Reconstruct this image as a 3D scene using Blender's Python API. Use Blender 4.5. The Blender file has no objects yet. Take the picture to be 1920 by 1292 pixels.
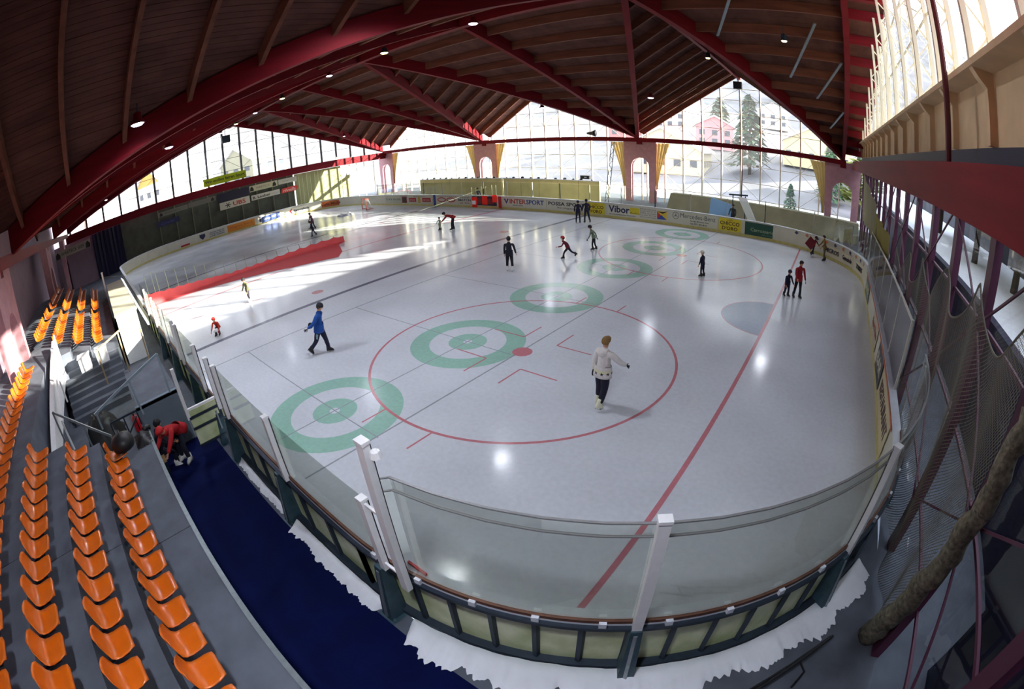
import bpy, bmesh, math, random
from mathutils import Vector, Matrix
R = random.Random(7)
C = bpy.context.scene.collection
S = bpy.context.scene

# ------------------------------------------------------------------ camera
cam_d = bpy.data.cameras.new('camera')
cam = bpy.data.objects.new('camera', cam_d)
C.objects.link(cam)
rx, ux, fx = (Vector((0.7818575, 0.62140318, -0.05056623)), Vector((-0.22192533, 0.35318633, 0.90885013)),
              Vector((-0.58262167, 0.69936936, -0.41404648)))
CAM = Vector((1.89408602, -16.95070031, 6.02440133))
m = Matrix.Identity(4)
for i in range(3):
    m[i][0], m[i][1], m[i][2], m[i][3] = rx[i], ux[i], -fx[i], CAM[i]
cam.matrix_world = m
cam_d.type = 'PANO'
cam_d.sensor_width = 36.0
cam_d.sensor_fit = 'HORIZONTAL'
cam_d.clip_start = 0.05
cam_d.clip_end = 5000
def setp(name, v):
    for o in (cam_d, getattr(cam_d, 'cycles', None)):
        try:
            setattr(o, name, v)
            return
        except Exception:
            pass
setp('panorama_type', 'FISHEYE_LENS_POLYNOMIAL')
setp('fisheye_fov', math.radians(175))
KS = (0.0, -5.92923991e-02, -4.91625237e-05, -4.86068450e-06, -3.09154475e-07)
for i, k in enumerate(KS):
    setp('fisheye_polynomial_k%d' % i, k)
S.camera = cam

# ------------------------------------------------------------------ light and exposure
S.view_settings.view_transform = 'Standard'
S.view_settings.look = 'None'
S.view_settings.gamma = 1.0
S.view_settings.use_curve_mapping = False
S.view_settings.exposure = 0.45
SKY = 3.0
SUN = 22.0
W = bpy.data.worlds.new('winter_sky')
S.world = W
W.use_nodes = True
bg = W.node_tree.nodes['Background']
bg.inputs['Color'].default_value = (0.80, 0.88, 1.0, 1)
bg.inputs['Strength'].default_value = SKY
sd = bpy.data.lights.new('sun', 'SUN')
sd.energy = SUN
sd.angle = math.radians(0.6)
sd.color = (1.0, 0.93, 0.80)
sun = bpy.data.objects.new('sun', sd)
C.objects.link(sun)
SUNDIR = Vector((-3.0, -2.21, -1.0)).normalized()
sun.rotation_euler = SUNDIR.to_track_quat('-Z', 'Y').to_euler()
sun.location = (60, 60, 40)

# ------------------------------------------------------------------ helpers
def lin(c):
    return tuple(((v / 255.0) / 12.92 if v / 255.0 <= 0.04045 else ((v / 255.0 + 0.055) / 1.055) ** 2.4) for v in c)

MATS = {}
def mat(name, rgb, rough=0.6, metal=0.0, var=0.0, scale=6.0, bump=0.0, spec=0.5, stretch=None, translucent=0.0, coat=0.0, dark=None):
    if name in MATS:
        return MATS[name]
    M = bpy.data.materials.new(name)
    M.use_nodes = True
    nt = M.node_tree
    b = nt.nodes['Principled BSDF']
    col = lin(rgb) + (1,)
    b.inputs['Base Color'].default_value = col
    b.inputs['Roughness'].default_value = rough
    b.inputs['Metallic'].default_value = metal
    b.inputs['Specular IOR Level'].default_value = spec
    if coat:
        b.inputs['Coat Weight'].default_value = coat
        b.inputs['Coat Roughness'].default_value = 0.15
    if var or bump:
        tc = nt.nodes.new('ShaderNodeTexCoord')
        mp = nt.nodes.new('ShaderNodeMapping')
        nt.links.new(tc.outputs['Object'], mp.inputs['Vector'])
        if stretch:
            mp.inputs['Scale'].default_value = stretch
        nz = nt.nodes.new('ShaderNodeTexNoise')
        nz.inputs['Scale'].default_value = scale
        nz.inputs['Detail'].default_value = 4
        nt.links.new(mp.outputs['Vector'], nz.inputs['Vector'])
        if var:
            mx = nt.nodes.new('ShaderNodeMix')
            mx.data_type = 'RGBA'
            d = lin(dark) if dark else tuple(v * (1 - var) for v in col[:3])
            mx.inputs[6].default_value = d + (1,)
            mx.inputs[7].default_value = tuple(min(1, v * (1 + var * 0.4)) for v in col[:3]) + (1,)
            rmp = nt.nodes.new('ShaderNodeMapRange')
            rmp.inputs[1].default_value = 0.3
            rmp.inputs[2].default_value = 0.7
            nt.links.new(nz.outputs['Fac'], rmp.inputs[0])
            nt.links.new(rmp.outputs[0], mx.inputs[0])
            nt.links.new(mx.outputs[2], b.inputs['Base Color'])
        if bump:
            bp = nt.nodes.new('ShaderNodeBump')
            bp.inputs['Strength'].default_value = bump
            bp.inputs['Distance'].default_value = 0.02
            nt.links.new(nz.outputs['Fac'], bp.inputs['Height'])
            nt.links.new(bp.outputs['Normal'], b.inputs['Normal'])
    if translucent:
        out = nt.nodes['Material Output']
        tr = nt.nodes.new('ShaderNodeBsdfTranslucent')
        tr.inputs['Color'].default_value = col
        ms = nt.nodes.new('ShaderNodeMixShader')
        ms.inputs[0].default_value = translucent
        nt.links.new(b.outputs[0], ms.inputs[1])
        nt.links.new(tr.outputs[0], ms.inputs[2])
        nt.links.new(ms.outputs[0], out.inputs['Surface'])
    MATS[name] = M
    return M

def glass_mat(name, tint=(0.93, 0.97, 0.95), gloss=0.08, haze=0.0, hazecol=(0.8, 0.85, 0.8), veil=0.0):
    M = bpy.data.materials.new(name)
    M.use_nodes = True
    nt = M.node_tree
    nt.nodes.remove(nt.nodes['Principled BSDF'])
    out = nt.nodes['Material Output']
    t = nt.nodes.new('ShaderNodeBsdfTransparent')
    t.inputs['Color'].default_value = tint + (1,)
    g = nt.nodes.new('ShaderNodeBsdfGlossy')
    g.inputs['Roughness'].default_value = 0.03
    fr = nt.nodes.new('ShaderNodeFresnel')
    fr.inputs['IOR'].default_value = 1.35
    ml = nt.nodes.new('ShaderNodeMath')
    ml.operation = 'MULTIPLY'
    ml.inputs[1].default_value = gloss / 0.08 * 0.6
    nt.links.new(fr.outputs[0], ml.inputs[0])
    m1 = nt.nodes.new('ShaderNodeMixShader')
    nt.links.new(ml.outputs[0], m1.inputs[0])
    nt.links.new(t.outputs[0], m1.inputs[1])
    nt.links.new(g.outputs[0], m1.inputs[2])
    last = m1
    if haze:
        d = nt.nodes.new('ShaderNodeBsdfDiffuse')
        d.inputs['Color'].default_value = hazecol + (1,)
        m2 = nt.nodes.new('ShaderNodeMixShader')
        m2.inputs[0].default_value = haze
        nt.links.new(m1.outputs[0], m2.inputs[1])
        nt.links.new(d.outputs[0], m2.inputs[2])
        last = m2
    if veil:
        d = nt.nodes.new('ShaderNodeBsdfTranslucent')
        d.inputs['Color'].default_value = (0.95, 0.97, 1.0, 1)
        m3 = nt.nodes.new('ShaderNodeMixShader')
        m3.inputs[0].default_value = veil
        nt.links.new(last.outputs[0], m3.inputs[1])
        nt.links.new(d.outputs[0], m3.inputs[2])
        last = m3
    nt.links.new(last.outputs[0], out.inputs['Surface'])
    MATS[name] = M
    return M

def emit_mat(name, rgb, strength):
    M = bpy.data.materials.new(name)
    M.use_nodes = True
    nt = M.node_tree
    b = nt.nodes['Principled BSDF']
    b.inputs['Base Color'].default_value = lin(rgb) + (1,)
    b.inputs['Emission Color'].default_value = lin(rgb) + (1,)
    b.inputs['Emission Strength'].default_value = strength
    MATS[name] = M
    return M

class MB:
    """collects simple solids and links them as ONE mesh object"""
    def __init__(s):
        s.v, s.f, s.mi, s.cur = [], [], [], 0
    def add(s, vs, fs, mi=None):
        o = len(s.v)
        s.v += [tuple(v) for v in vs]
        s.f += [tuple(i + o for i in f) for f in fs]
        s.mi += [s.cur if mi is None else mi] * len(fs)
        return s
    BOXF = [(0, 3, 2, 1), (4, 5, 6, 7), (0, 1, 5, 4), (1, 2, 6, 5), (2, 3, 7, 6), (3, 0, 4, 7)]
    def box(s, c, d, rz=0.0, mi=None):
        x, y, z = d[0] / 2, d[1] / 2, d[2] / 2
        vs = [(-x, -y, -z), (x, -y, -z), (x, y, -z), (-x, y, -z), (-x, -y, z), (x, -y, z), (x, y, z), (-x, y, z)]
        cs, sn = math.cos(rz), math.sin(rz)
        return s.add([(c[0] + a * cs - b * sn, c[1] + a * sn + b * cs, c[2] + e) for a, b, e in vs], s.BOXF, mi)
    def box2(s, a, b, mi=None):
        return s.box([(a[i] + b[i]) / 2 for i in range(3)], [abs(b[i] - a[i]) for i in range(3)], 0, mi)
    def beam(s, p0, p1, w, d, mi=None, drop=0.0):
        """p0,p1 centre of the underside; w across, d upwards"""
        p0, p1 = Vector(p0), Vector(p1)
        ax = (p1 - p0)
        h = Vector((-ax.y, ax.x, 0))
        if h.length < 1e-6:
            h = Vector((1, 0, 0))
            upv = Vector((0, 1, 0))
        else:
            upv = Vector((0, 0, 1))
        h.normalize()
        vs = []
        for q in (p0, p1):
            for a, b in ((-1, 0), (1, 0), (1, 1), (-1, 1)):
                vs.append(q + h * (a * w / 2) + upv * (b * d))
        return s.add(vs, [(0, 1, 2, 3), (7, 6, 5, 4), (0, 4, 5, 1), (1, 5, 6, 2), (2, 6, 7, 3), (3, 7, 4, 0)], mi)
    def bar(s, p0, p1, w, d=None, mi=None):
        """square or flat bar centred on the segment"""
        d = d or w
        p0, p1 = Vector(p0), Vector(p1)
        ax = (p1 - p0).normalized()
        u = Vector((0, 0, 1)) if abs(ax.z) < 0.95 else Vector((0, 1, 0))
        h = ax.cross(u).normalized()
        k = h.cross(ax).normalized()
        vs = []
        for q in (p0, p1):
            for a, b in ((-1, -1), (1, -1), (1, 1), (-1, 1)):
                vs.append(q + h * (a * w / 2) + k * (b * d / 2))
        return s.add(vs, [(3, 2, 1, 0), (4, 5, 6, 7), (0, 1, 5, 4), (1, 2, 6, 5), (2, 3, 7, 6), (3, 0, 4, 7)], mi)
    def tube(s, pts, r, n=6, mi=None, cap=True):
        pts = [Vector(p) for p in pts]
        rs = r if isinstance(r, (list, tuple)) else [r] * len(pts)
        vs, fs = [], []
        prev = None
        for i, q in enumerate(pts):
            ax = (pts[min(i + 1, len(pts) - 1)] - pts[max(i - 1, 0)]).normalized()
            if prev is None:
                u = Vector((0, 0, 1)) if abs(ax.z) < 0.9 else Vector((1, 0, 0))
                h = ax.cross(u).normalized()
            else:
                h = (prev - ax * prev.dot(ax)).normalized()
            prev = h
            k = ax.cross(h)
            for j in range(n):
                a = 2 * math.pi * j / n
                vs.append(q + (h * math.cos(a) + k * math.sin(a)) * rs[i])
        for i in range(len(pts) - 1):
            for j in range(n):
                a, b = i * n + j, i * n + (j + 1) % n
                fs.append((a, b, b + n, a + n))
        if cap:
            fs.append(tuple(range(n))[::-1])
            fs.append(tuple(range((len(pts) - 1) * n, len(pts) * n)))
        return s.add(vs, fs, mi)
    def lathe(s, prof, c=(0, 0, 0), n=16, mi=None):
        vs, fs = [], []
        for r, z in prof:
            for j in range(n):
                a = 2 * math.pi * j / n
                vs.append((c[0] + r * math.cos(a), c[1] + r * math.sin(a), c[2] + z))
        for i in range(len(prof) - 1):
            for j in range(n):
                a, b = i * n + j, i * n + (j + 1) % n
                fs.append((a, b, b + n, a + n))
        fs.append(tuple(range(n))[::-1])
        fs.append(tuple(range((len(prof) - 1) * n, len(prof) * n)))
        return s.add(vs, fs, mi)
    def poly(s, pts, up=None, mi=None):
        """flat polygon, or a slab when up is given as an offset vector"""
        n = len(pts)
        pts = [Vector(p) for p in pts]
        if up is None:
            return s.add(pts, [tuple(range(n))], mi)
        up = Vector(up)
        vs = pts + [q + up for q in pts]
        fs = [tuple(range(n))[::-1], tuple(range(n, 2 * n))]
        fs += [(i, (i + 1) % n, (i + 1) % n + n, i + n) for i in range(n)]
        return s.add(vs, fs, mi)
    def mesh(s, name, mats, smooth=False):
        me = bpy.data.meshes.new(name)
        me.from_pydata(s.v, [], s.f)
        for mm in (mats if isinstance(mats, (list, tuple)) else [mats]):
            me.materials.append(mm)
        if any(s.mi):
            me.polygons.foreach_set('material_index', s.mi)
        bm = bmesh.new()
        bm.from_mesh(me)
        bmesh.ops.recalc_face_normals(bm, faces=bm.faces)
        bm.to_mesh(me)
        bm.free()
        if smooth:
            me.polygons.foreach_set('use_smooth', [True] * len(me.polygons))
        me.update()
        return me
    def build(s, name, mats, parent=None, smooth=False, **props):
        return put(name, s.mesh(name, mats, smooth), parent, **props)

def put(name, me, parent=None, **props):
    o = bpy.data.objects.new(name, me)
    C.objects.link(o)
    if parent:
        o.parent = parent
        if parent.type == 'EMPTY' or any(parent.location) or any(parent.rotation_euler):
            pass
    for k, v in props.items():
        o[k] = v
    return o

def tag(o, label, cat, group=None):
    o['label'] = label
    o['category'] = cat
    if group:
        o['group'] = group
    return o

def thing(name, loc=(0, 0, 0), label=None, cat=None, group=None, rz=0.0):
    o = bpy.data.objects.new(name, None)
    o.empty_display_size = 0.2
    C.objects.link(o)
    o.location = loc
    o.rotation_euler = (0, 0, rz)
    if label:
        tag(o, label, cat, group)
    return o

def structure(name, loc=(0, 0, 0)):
    o = bpy.data.objects.new(name, None)
    C.objects.link(o)
    o['kind'] = 'structure'
    return o

def copy_tree(o, parent=None):
    c = o.copy()
    C.objects.link(c)
    if parent:
        c.parent = parent
    for ch in list(o.children):
        copy_tree(ch, c)
    return c

# ------------------------------------------------------------------ materials
M_red = mat('red_glulam', (112, 11, 24), 0.7, spec=0.2, var=0.25, scale=1.2, stretch=(0.3, 0.3, 3))
M_purlin = mat('brown_timber', (116, 70, 54), 0.75, spec=0.2, var=0.3, scale=2.0, stretch=(0.3, 2, 2))
M_plank = mat('roof_plank', (96, 62, 54), 0.8, spec=0.2, var=0.35, scale=1.6, stretch=(1.0, 0.4, 1))
M_white = mat('white_paint', (236, 238, 240), 0.4, var=0.05, scale=8)
M_mullion = mat('cream_steel', (232, 226, 205), 0.5)
M_steel = mat('galvanised_steel', (150, 160, 165), 0.4, metal=0.6, var=0.15, scale=10)
M_dsteel = mat('dark_steel', (46, 58, 72), 0.5, metal=0.4, var=0.2, scale=8)
M_black = mat('black_plastic', (12, 13, 18), 0.5)
M_pier = mat('pink_render', (190, 142, 150), 0.8, var=0.15, scale=2.5, bump=0.2)
M_concrete = mat('concrete', (92, 98, 110), 0.85, var=0.3, scale=1.6, bump=0.25)
M_mat = mat('navy_rubber_mat', (3, 14, 62), 0.9, spec=0.12, var=0.25, scale=2.0, bump=0.2)
M_snow = mat('snow', (232, 236, 244), 0.75, var=0.06, scale=3, bump=0.6)
M_board = mat('fibreglass_panel', (216, 222, 186), 0.35, var=0.28, scale=2.2, dark=(170, 184, 124))
M_boardw = mat('board_face', (206, 204, 184), 0.4, var=0.1, scale=1.5)
M_cap = mat('board_cap', (216, 222, 232), 0.35, var=0.08, scale=5)
M_kick = mat('kick_plate', (200, 190, 120), 0.5, var=0.15, scale=4)
M_curtain = mat('tan_curtain', (176, 150, 96), 0.85, var=0.2, scale=3, translucent=0.35)
M_glass = glass_mat('window_glass', (0.93, 0.95, 0.94), 0.03, veil=0.03)
M_glass_dim = glass_mat('low_window_glass', (0.80, 0.82, 0.84), 0.012)
M_shield = glass_mat('acrylic_shield', (0.93, 0.95, 0.91), 0.06, haze=0.012, hazecol=(0.45, 0.5, 0.46))
M_navy = mat('navy_panel', (26, 26, 58), 0.6)

def wbuild(mb, name, mats, parent, smooth=False, **props):
    """build from world coordinates under an unrotated parent that stands somewhere else"""
    L = parent.matrix_world.translation if False else Vector((0, 0, 0))
    q = parent
    while q is not None:
        L = L + Vector(q.location)
        q = q.parent
    mb.v = [(a - L.x, b - L.y, c - L.z) for a, b, c in mb.v]
    return mb.build(name, mats, parent, smooth, **props)

# ------------------------------------------------------------------ plan of the hall (metres; x along the rink, y across)
XI0, XI1, YI0, YI1, RC = -54.6, 4.25, -14.9, 15.35, 7.0       # ice
XC = [2.9, -16.75, -36.4, -56.05]                            # pier lines
YF, YN, YR = 25.5, -20.7, 2.4                                 # far piers, near piers, ridge
ZV, ZR = 6.3, 13.1                                            # underside of the roof beams at the eaves and the ridge
XGR, XGL, YGF = 4.7, -57.3, 27.2                              # glazed walls right, left, far
ZG = 12.55                                                    # gable ridge underside

def rounded(off, n=10):
    """rink outline offset outwards by off, counter-clockwise from the near right straight"""
    pts = []
    r = RC + off
    for cx, cy, a0 in ((XI1 - RC, YI0 + RC, -90), (XI1 - RC, YI1 - RC, 0), (XI0 + RC, YI1 - RC, 90), (XI0 + RC, YI0 + RC, 180)):
        for i in range(n + 1):
            a = math.radians(a0 + 90.0 * i / n)
            pts.append((cx + r * math.cos(a), cy + r * math.sin(a)))
    return pts

# ------------------------------------------------------------------ ice
def ice_mat(name, rgb, var=0.12):
    M = bpy.data.materials.new(name)
    M.use_nodes = True
    nt = M.node_tree
    b = nt.nodes['Principled BSDF']
    col = lin(rgb)
    tc = nt.nodes.new('ShaderNodeTexCoord')
    def noise(scale, det, sc=None):
        mp = nt.nodes.new('ShaderNodeMapping')
        if sc:
            mp.inputs['Scale'].default_value = sc
        nt.links.new(tc.outputs['Object'], mp.inputs['Vector'])
        n = nt.nodes.new('ShaderNodeTexNoise')
        n.inputs['Scale'].default_value = scale
        n.inputs['Detail'].default_value = det
        nt.links.new(mp.outputs['Vector'], n.inputs['Vector'])
        return n
    n1 = noise(0.35, 5)
    n2 = noise(9.0, 6)
    mx = nt.nodes.new('ShaderNodeMix')
    mx.data_type = 'RGBA'
    mx.inputs[6].default_value = tuple(v * (1 - var) for v in col) + (1,)
    mx.inputs[7].default_value = tuple(min(1, v * (1 + var * 0.5)) for v in col) + (1,)
    ad = nt.nodes.new('ShaderNodeMath')
    ad.operation = 'MULTIPLY_ADD'
    ad.inputs[1].default_value = 0.6
    nt.links.new(n1.outputs['Fac'], ad.inputs[0])
    ml = nt.nodes.new('ShaderNodeMath')
    ml.operation = 'MULTIPLY'
    ml.inputs[1].default_value = 0.4
    nt.links.new(n2.outputs['Fac'], ml.inputs[0])
    nt.links.new(ml.outputs[0], ad.inputs[2])
    mr = nt.nodes.new('ShaderNodeMapRange')
    mr.inputs[1].default_value = 0.35
    mr.inputs[2].default_value = 0.65
    nt.links.new(ad.outputs[0], mr.inputs[0])
    nt.links.new(mr.outputs[0], mx.inputs[0])
    nt.links.new(mx.outputs[2], b.inputs['Base Color'])
    rr = nt.nodes.new('ShaderNodeMapRange')
    rr.inputs[1].default_value = 0.3
    rr.inputs[2].default_value = 0.7
    rr.inputs[3].default_value = 0.09
    rr.inputs[4].default_value = 0.24
    nt.links.new(n1.outputs['Fac'], rr.inputs[0])
    nt.links.new(rr.outputs[0], b.inputs['Roughness'])
    n3 = noise(3.0, 3)
    bp = nt.nodes.new('ShaderNodeBump')
    bp.inputs['Strength'].default_value = 0.12
    bp.inputs['Distance'].default_value = 0.01
    nt.links.new(n3.outputs['Fac'], bp.inputs['Height'])
    nt.links.new(bp.outputs['Normal'], b.inputs['Normal'])
    b.inputs['IOR'].default_value = 1.31
    MATS[name] = M
    return M
M_ice = ice_mat('ice', (212, 217, 226))
M_green = ice_mat('ice_green_paint', (156, 198, 184), 0.15)
M_rline = ice_mat('ice_red_paint', (200, 128, 138), 0.15)
M_bline = ice_mat('ice_blue_paint', (120, 122, 140), 0.2)
M_thin = ice_mat('ice_grey_paint', (158, 164, 172), 0.2)
M_crease = ice_mat('ice_crease_paint', (140, 154, 178), 0.15)
M_pink = ice_mat('ice_faded_red_paint', (196, 140, 148), 0.2)

floor = structure('floor')
MB().poly([(x, y, -0.25) for x, y in rounded(0.02)], (0, 0, 0.25)).build('ice_sheet', M_ice, floor)
lvl = [0.0]
def flat(name, pts_list, M, z):
    mb = MB()
    for pts in pts_list:
        mb.poly([(x, y, z) for x, y in pts])
    return mb.build(name, M, floor)
def ring_faces(cx, cy, r0, r1, n=64, a0=0.0, a1=2 * math.pi):
    out = []
    for i in range(n):
        a, b = a0 + (a1 - a0) * i / n, a0 + (a1 - a0) * (i + 1) / n
        out.append([(cx + r1 * math.cos(a), cy + r1 * math.sin(a)), (cx + r1 * math.cos(b), cy + r1 * math.sin(b)),
                    (cx + r0 * math.cos(b), cy + r0 * math.sin(b)), (cx + r0 * math.cos(a), cy + r0 * math.sin(a))])
    return out
def strip(x0, y0, x1, y1, w):
    d = Vector((x1 - x0, y1 - y0)).normalized() * (w / 2)
    return [(x0 + d.y, y0 - d.x), (x1 + d.y, y1 - d.x), (x1 - d.y, y1 + d.x), (x0 - d.y, y0 + d.x)]
def disc(cx, cy, r, n=40):
    return [(cx + r * math.cos(2 * math.pi * i / n), cy + r * math.sin(2 * math.pi * i / n)) for i in range(n)]
TEE, DH, Y0H = -7.90, 5.017, -12.36
for i in range(6):
    cy = Y0H + DH * i
    flat('curling_ring', ring_faces(TEE, cy, 1.216, 1.824), M_green, 0.0006)
    flat('curling_button', ring_faces(TEE, cy, 0.14, 0.608), M_green, 0.0006)
    flat('sheet_centre_line', [strip(TEE - 6.37, cy, TEE + 1.9, cy, 0.035)], M_thin, 0.0011)
def wall_y(x, far):
    """inner board face at x"""
    if x > XI1 - RC:
        d = math.sqrt(max(0.0, RC * RC - (x - XI1 + RC) ** 2))
        return (YI1 - RC + d) if far else (YI0 + RC - d)
    return YI1 if far else YI0
for nm, x, w, M in (('tee_line', TEE, 0.04, M_thin), ('hog_line', TEE - 6.374, 0.06, M_thin), ('back_line', TEE + 1.84, 0.05, M_thin),
                    ('blue_line', -16.77, 0.30, M_bline), ('goal_line', 0.0, 0.11, M_rline), ('centre_line', -25.1, 0.28, M_pink)):
    flat(nm, [strip(x, wall_y(x, False) + 0.02, x, wall_y(x, True) - 0.02, w)], M, 0.0016)
flat('far_blue_line', [strip(-33.4, YI0, -33.4, YI1, 0.3)], M_bline, 0.0016)
flat('pink_ice_streak', [strip(-22.6, YI0, -20.4, -8.6, 0.09)], M_pink, 0.002)  # thin pink streak slanting in from the near boards
for cy, s in ((-7.02, 'near'), (7.02, 'far')):
    flat('faceoff_circle', ring_faces(-6.0, cy, 4.46, 4.54, 96), M_rline, 0.0021)
    flat('faceoff_spot', [disc(-6.0, cy, 0.30)], M_rline, 0.0024)
    marks = []
    for sx in (-1, 1):
        for sy in (-1, 1):
            x0, y0 = -6.0 + sx * 0.62, cy + sy * 0.9
            marks.append(strip(x0, y0, x0 + sx * 1.2, y0, 0.05))
            marks.append(strip(x0, y0, x0, y0 + sy * 0.95, 0.05))
    for sx in (-1, 1):
        for sy in (-1, 1):
            marks.append(strip(-6.0 + sx * 0.85, cy + sy * 4.42, -6.0 + sx * 0.85, cy + sy * 5.2, 0.05))
    flat('faceoff_mark', marks, M_rline, 0.0026)
for x, y in ((-18.2, -7.02), (-18.2, 7.02), (-31.9, 7.02)):
    flat('faceoff_spot', [disc(x, y, 0.30)], M_pink, 0.0024)
flat('goal_crease', [[(1.85 * math.cos(a), 1.85 * math.sin(a)) for a in [math.pi / 2 + math.pi * i / 32 for i in range(33)]]], M_crease, 0.0012)
flat('crease_line', ring_faces(0, 0, 1.82, 1.87, 32, math.pi / 2, 1.5 * math.pi), M_pink, 0.0019)

# slab around the ice
mb = MB()
mb.box2((-62, YI1 + 0.2, -0.3), (9, 31, -0.01))
mb.box2((-62, -26, -0.3), (9, YI0 - 0.2, -0.01))
mb.box2((XI1 + 0.2, YI0 - 0.3, -0.3), (9, YI1 + 0.3, -0.012))
mb.box2((-62, YI0 - 0.3, -0.3), (XI0 - 0.2, YI1 + 0.3, -0.012))
for sx in (0, 1):
    for sy in (0, 1):
        x0 = XI1 - RC if sx else XI0 - 0.3
        y0 = YI1 - RC if sy else YI0 - 0.3
        cx, cy = (XI1 - RC if sx else XI0 + RC), (YI1 - RC if sy else YI0 + RC)
        a0 = {(1, 0): -90, (1, 1): 0, (0, 1): 90, (0, 0): 180}[(sx, sy)]
        arc = [(cx + (RC + 0.03) * math.cos(math.radians(a0 + 9 * i)), cy + (RC + 0.03) * math.sin(math.radians(a0 + 9 * i))) for i in range(11)]
        corner = (cx + (RC + 0.6) * (1 if sx else -1), cy + (RC + 0.6) * (1 if sy else -1))
        for i in range(10):
            mb.poly([(arc[i][0], arc[i][1], -0.014), (corner[0], corner[1], -0.014), (arc[i + 1][0], arc[i + 1][1], -0.014)])
mb.build('concrete_slab', M_concrete, floor)

# ------------------------------------------------------------------ roof
ceiling = structure('ceiling')
T = lambda y: (YF - y) / (YF - YR)              # 0 at the far eaves, 1 at the ridge
def mir(p):                                     # far side -> near side
    return (p[0], 2 * YR - p[1], p[2])
DR0, DR1, DB = 0.40, 0.92, 0.92                 # rafters sit this far above the beam soffits; soffit height; beam depth
def roofbeam(name, p0, p1, w=0.34, d=DB, M=None):
    return MB().beam(p0, p1, w, d).build(name, M or M_red, ceiling)
XM = [(XC[i] + XC[i + 1]) / 2 for i in range(3)]
roofbeam('ridge_beam', (XGR - 0.1, YR, ZR - 0.05), (XGL, YR, ZR - 0.05), 0.4, 1.0)
EAVE = YGF + 0.25
for side in (0, 1):
    q = (lambda p: p) if side == 0 else mir
    for i in range(4):
        foot = (XC[i], YF, ZV)
        if i < 3:
            roofbeam('valley_beam', q(foot), q((XM[i], YR + 0.2, ZR)))
        if i > 0:
            roofbeam('valley_beam', q(foot), q((XM[i - 1], YR + 0.2, ZR)))
        roofbeam('main_rafter', q(foot), q((XC[i], YR + 0.2, ZR)), 0.30, 0.86)
    for k in range(3):
        roofbeam('gable_ridge_beam', q((XM[k], YR, ZR + 0.25)), q((XM[k], EAVE, ZG + 0.05)), 0.26, 0.66)
    ys = [YF + 1.55 - 2.24 * n for n in range(0, 11)]
    for y in ys:
        t = max(0.0, T(y))
        if y < YR + 1.0:
            continue
        z_v = ZV + (ZR - ZV) * t
        zr = ZR + (ZG - ZR) * (y - YR) / (YF - YR)
        for k in range(3):
            for s in (-1, 1):
                xv = XM[k] + s * (XM[0] - XC[1]) * (1 - t)
                p0, p1 = (xv, y, z_v + DR0), (XM[k], y, zr + DR0)
                if abs(xv - XM[k]) > 0.6:
                    MB().beam(q(p0), q(p1), 0.16, DR1 - DR0).build('rafter', M_purlin, ceiling)
        if t <= 0.0:
            continue
        zz = z_v + DR0
        for i in range(4):
            half = (XM[0] - XC[1]) * t
            for s in (-1, 1):
                x0, x1 = XC[i], XC[i] + s * half
                if (i == 0 and s == 1):
                    x1 = XGR + 0.15
                if (i == 3 and s == -1):
                    x1 = XGL - 0.15
                if abs(x1 - x0) < 0.5:
                    continue
                M = M_red if (i == 0 and s == 1) else M_purlin
                MB().beam(q((x0, y, zz)), q((x1, y, zz)), 0.16, DR1 - DR0).build('purlin', M, ceiling)

def clip(poly, fn):
    """keep the part of a 2D polygon where fn(p) >= 0"""
    out = []
    for i in range(len(poly)):
        a, b = poly[i], poly[(i + 1) % len(poly)]
        fa, fb = fn(a), fn(b)
        if fa >= 0:
            out.append(a)
        if (fa >= 0) != (fb >= 0):
            t = fa / (fa - fb)
            out.append(tuple(a[j] + (b[j] - a[j]) * t for j in range(len(a))))
    return out
def planks(poly, axis, width, single):
    """roof boarding: strips of a plane polygon, cut along x or y; recessed joints"""
    lo = min(p[axis] for p in poly)
    hi = max(p[axis] for p in poly)
    joined = MB()
    n = int(math.ceil((hi - lo) / width))
    for i in range(n):
        a, b = lo + i * width + 0.008, lo + (i + 1) * width - 0.008
        s = clip(clip(poly, lambda p: p[axis] - a), lambda p: b - p[axis])
        if len(s) < 3:
            continue
        dz = R.uniform(0.0, 0.014)
        s = [(p[0], p[1], p[2] + dz) for p in s]
        if single:
            MB().poly(s, (0, 0, 0.05)).build('roof_plank', M_plank, ceiling)
        else:
            joined.poly(s, (0, 0, 0.05))
    if not single:
        joined.build('roof_boarding', M_plank, ceiling)['kind'] = 'stuff'
    MB().poly([(p[0], p[1], p[2] + 0.08) for p in poly], (0, 0, 0.12)).build('roof_deck', M_dsteel, ceiling)
for side in (0, 1):
    q = (lambda p: p) if side == 0 else mir
    up = lambda p: q((p[0], p[1], p[2] + DR1))
    for k in range(3):
        P = (XM[k], YR, ZR)
        for s in (-1, 1):
            foot = (XM[k] + s * (XM[0] - XC[1]), YF, ZV)
            fe = (foot[0], EAVE, ZV)
            ge = (XM[k], EAVE, ZG)
            planks([up(P), up(foot), up(fe), up(ge)], 0, 0.20 if (side == 1 and k == 0) else 0.45, side == 1 and k == 0)
    for i in range(4):
        foot = (XC[i], YF, ZV)
        l = (XM[i], YR, ZR) if i < 3 else (XGL - 0.3, YR, ZR)
        r = (XM[i - 1], YR, ZR) if i > 0 else (XGR + 0.25, YR, ZR)
        pts = [up(r), up(l)]
        if i == 3:
            pts.append(up((XGL - 0.3, YF, ZV)))
        pts.append(up(foot))
        if i == 0:
            pts.append(up((XGR + 0.25, YF, ZV)))
        planks(pts, 1, 0.45, False)
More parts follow.
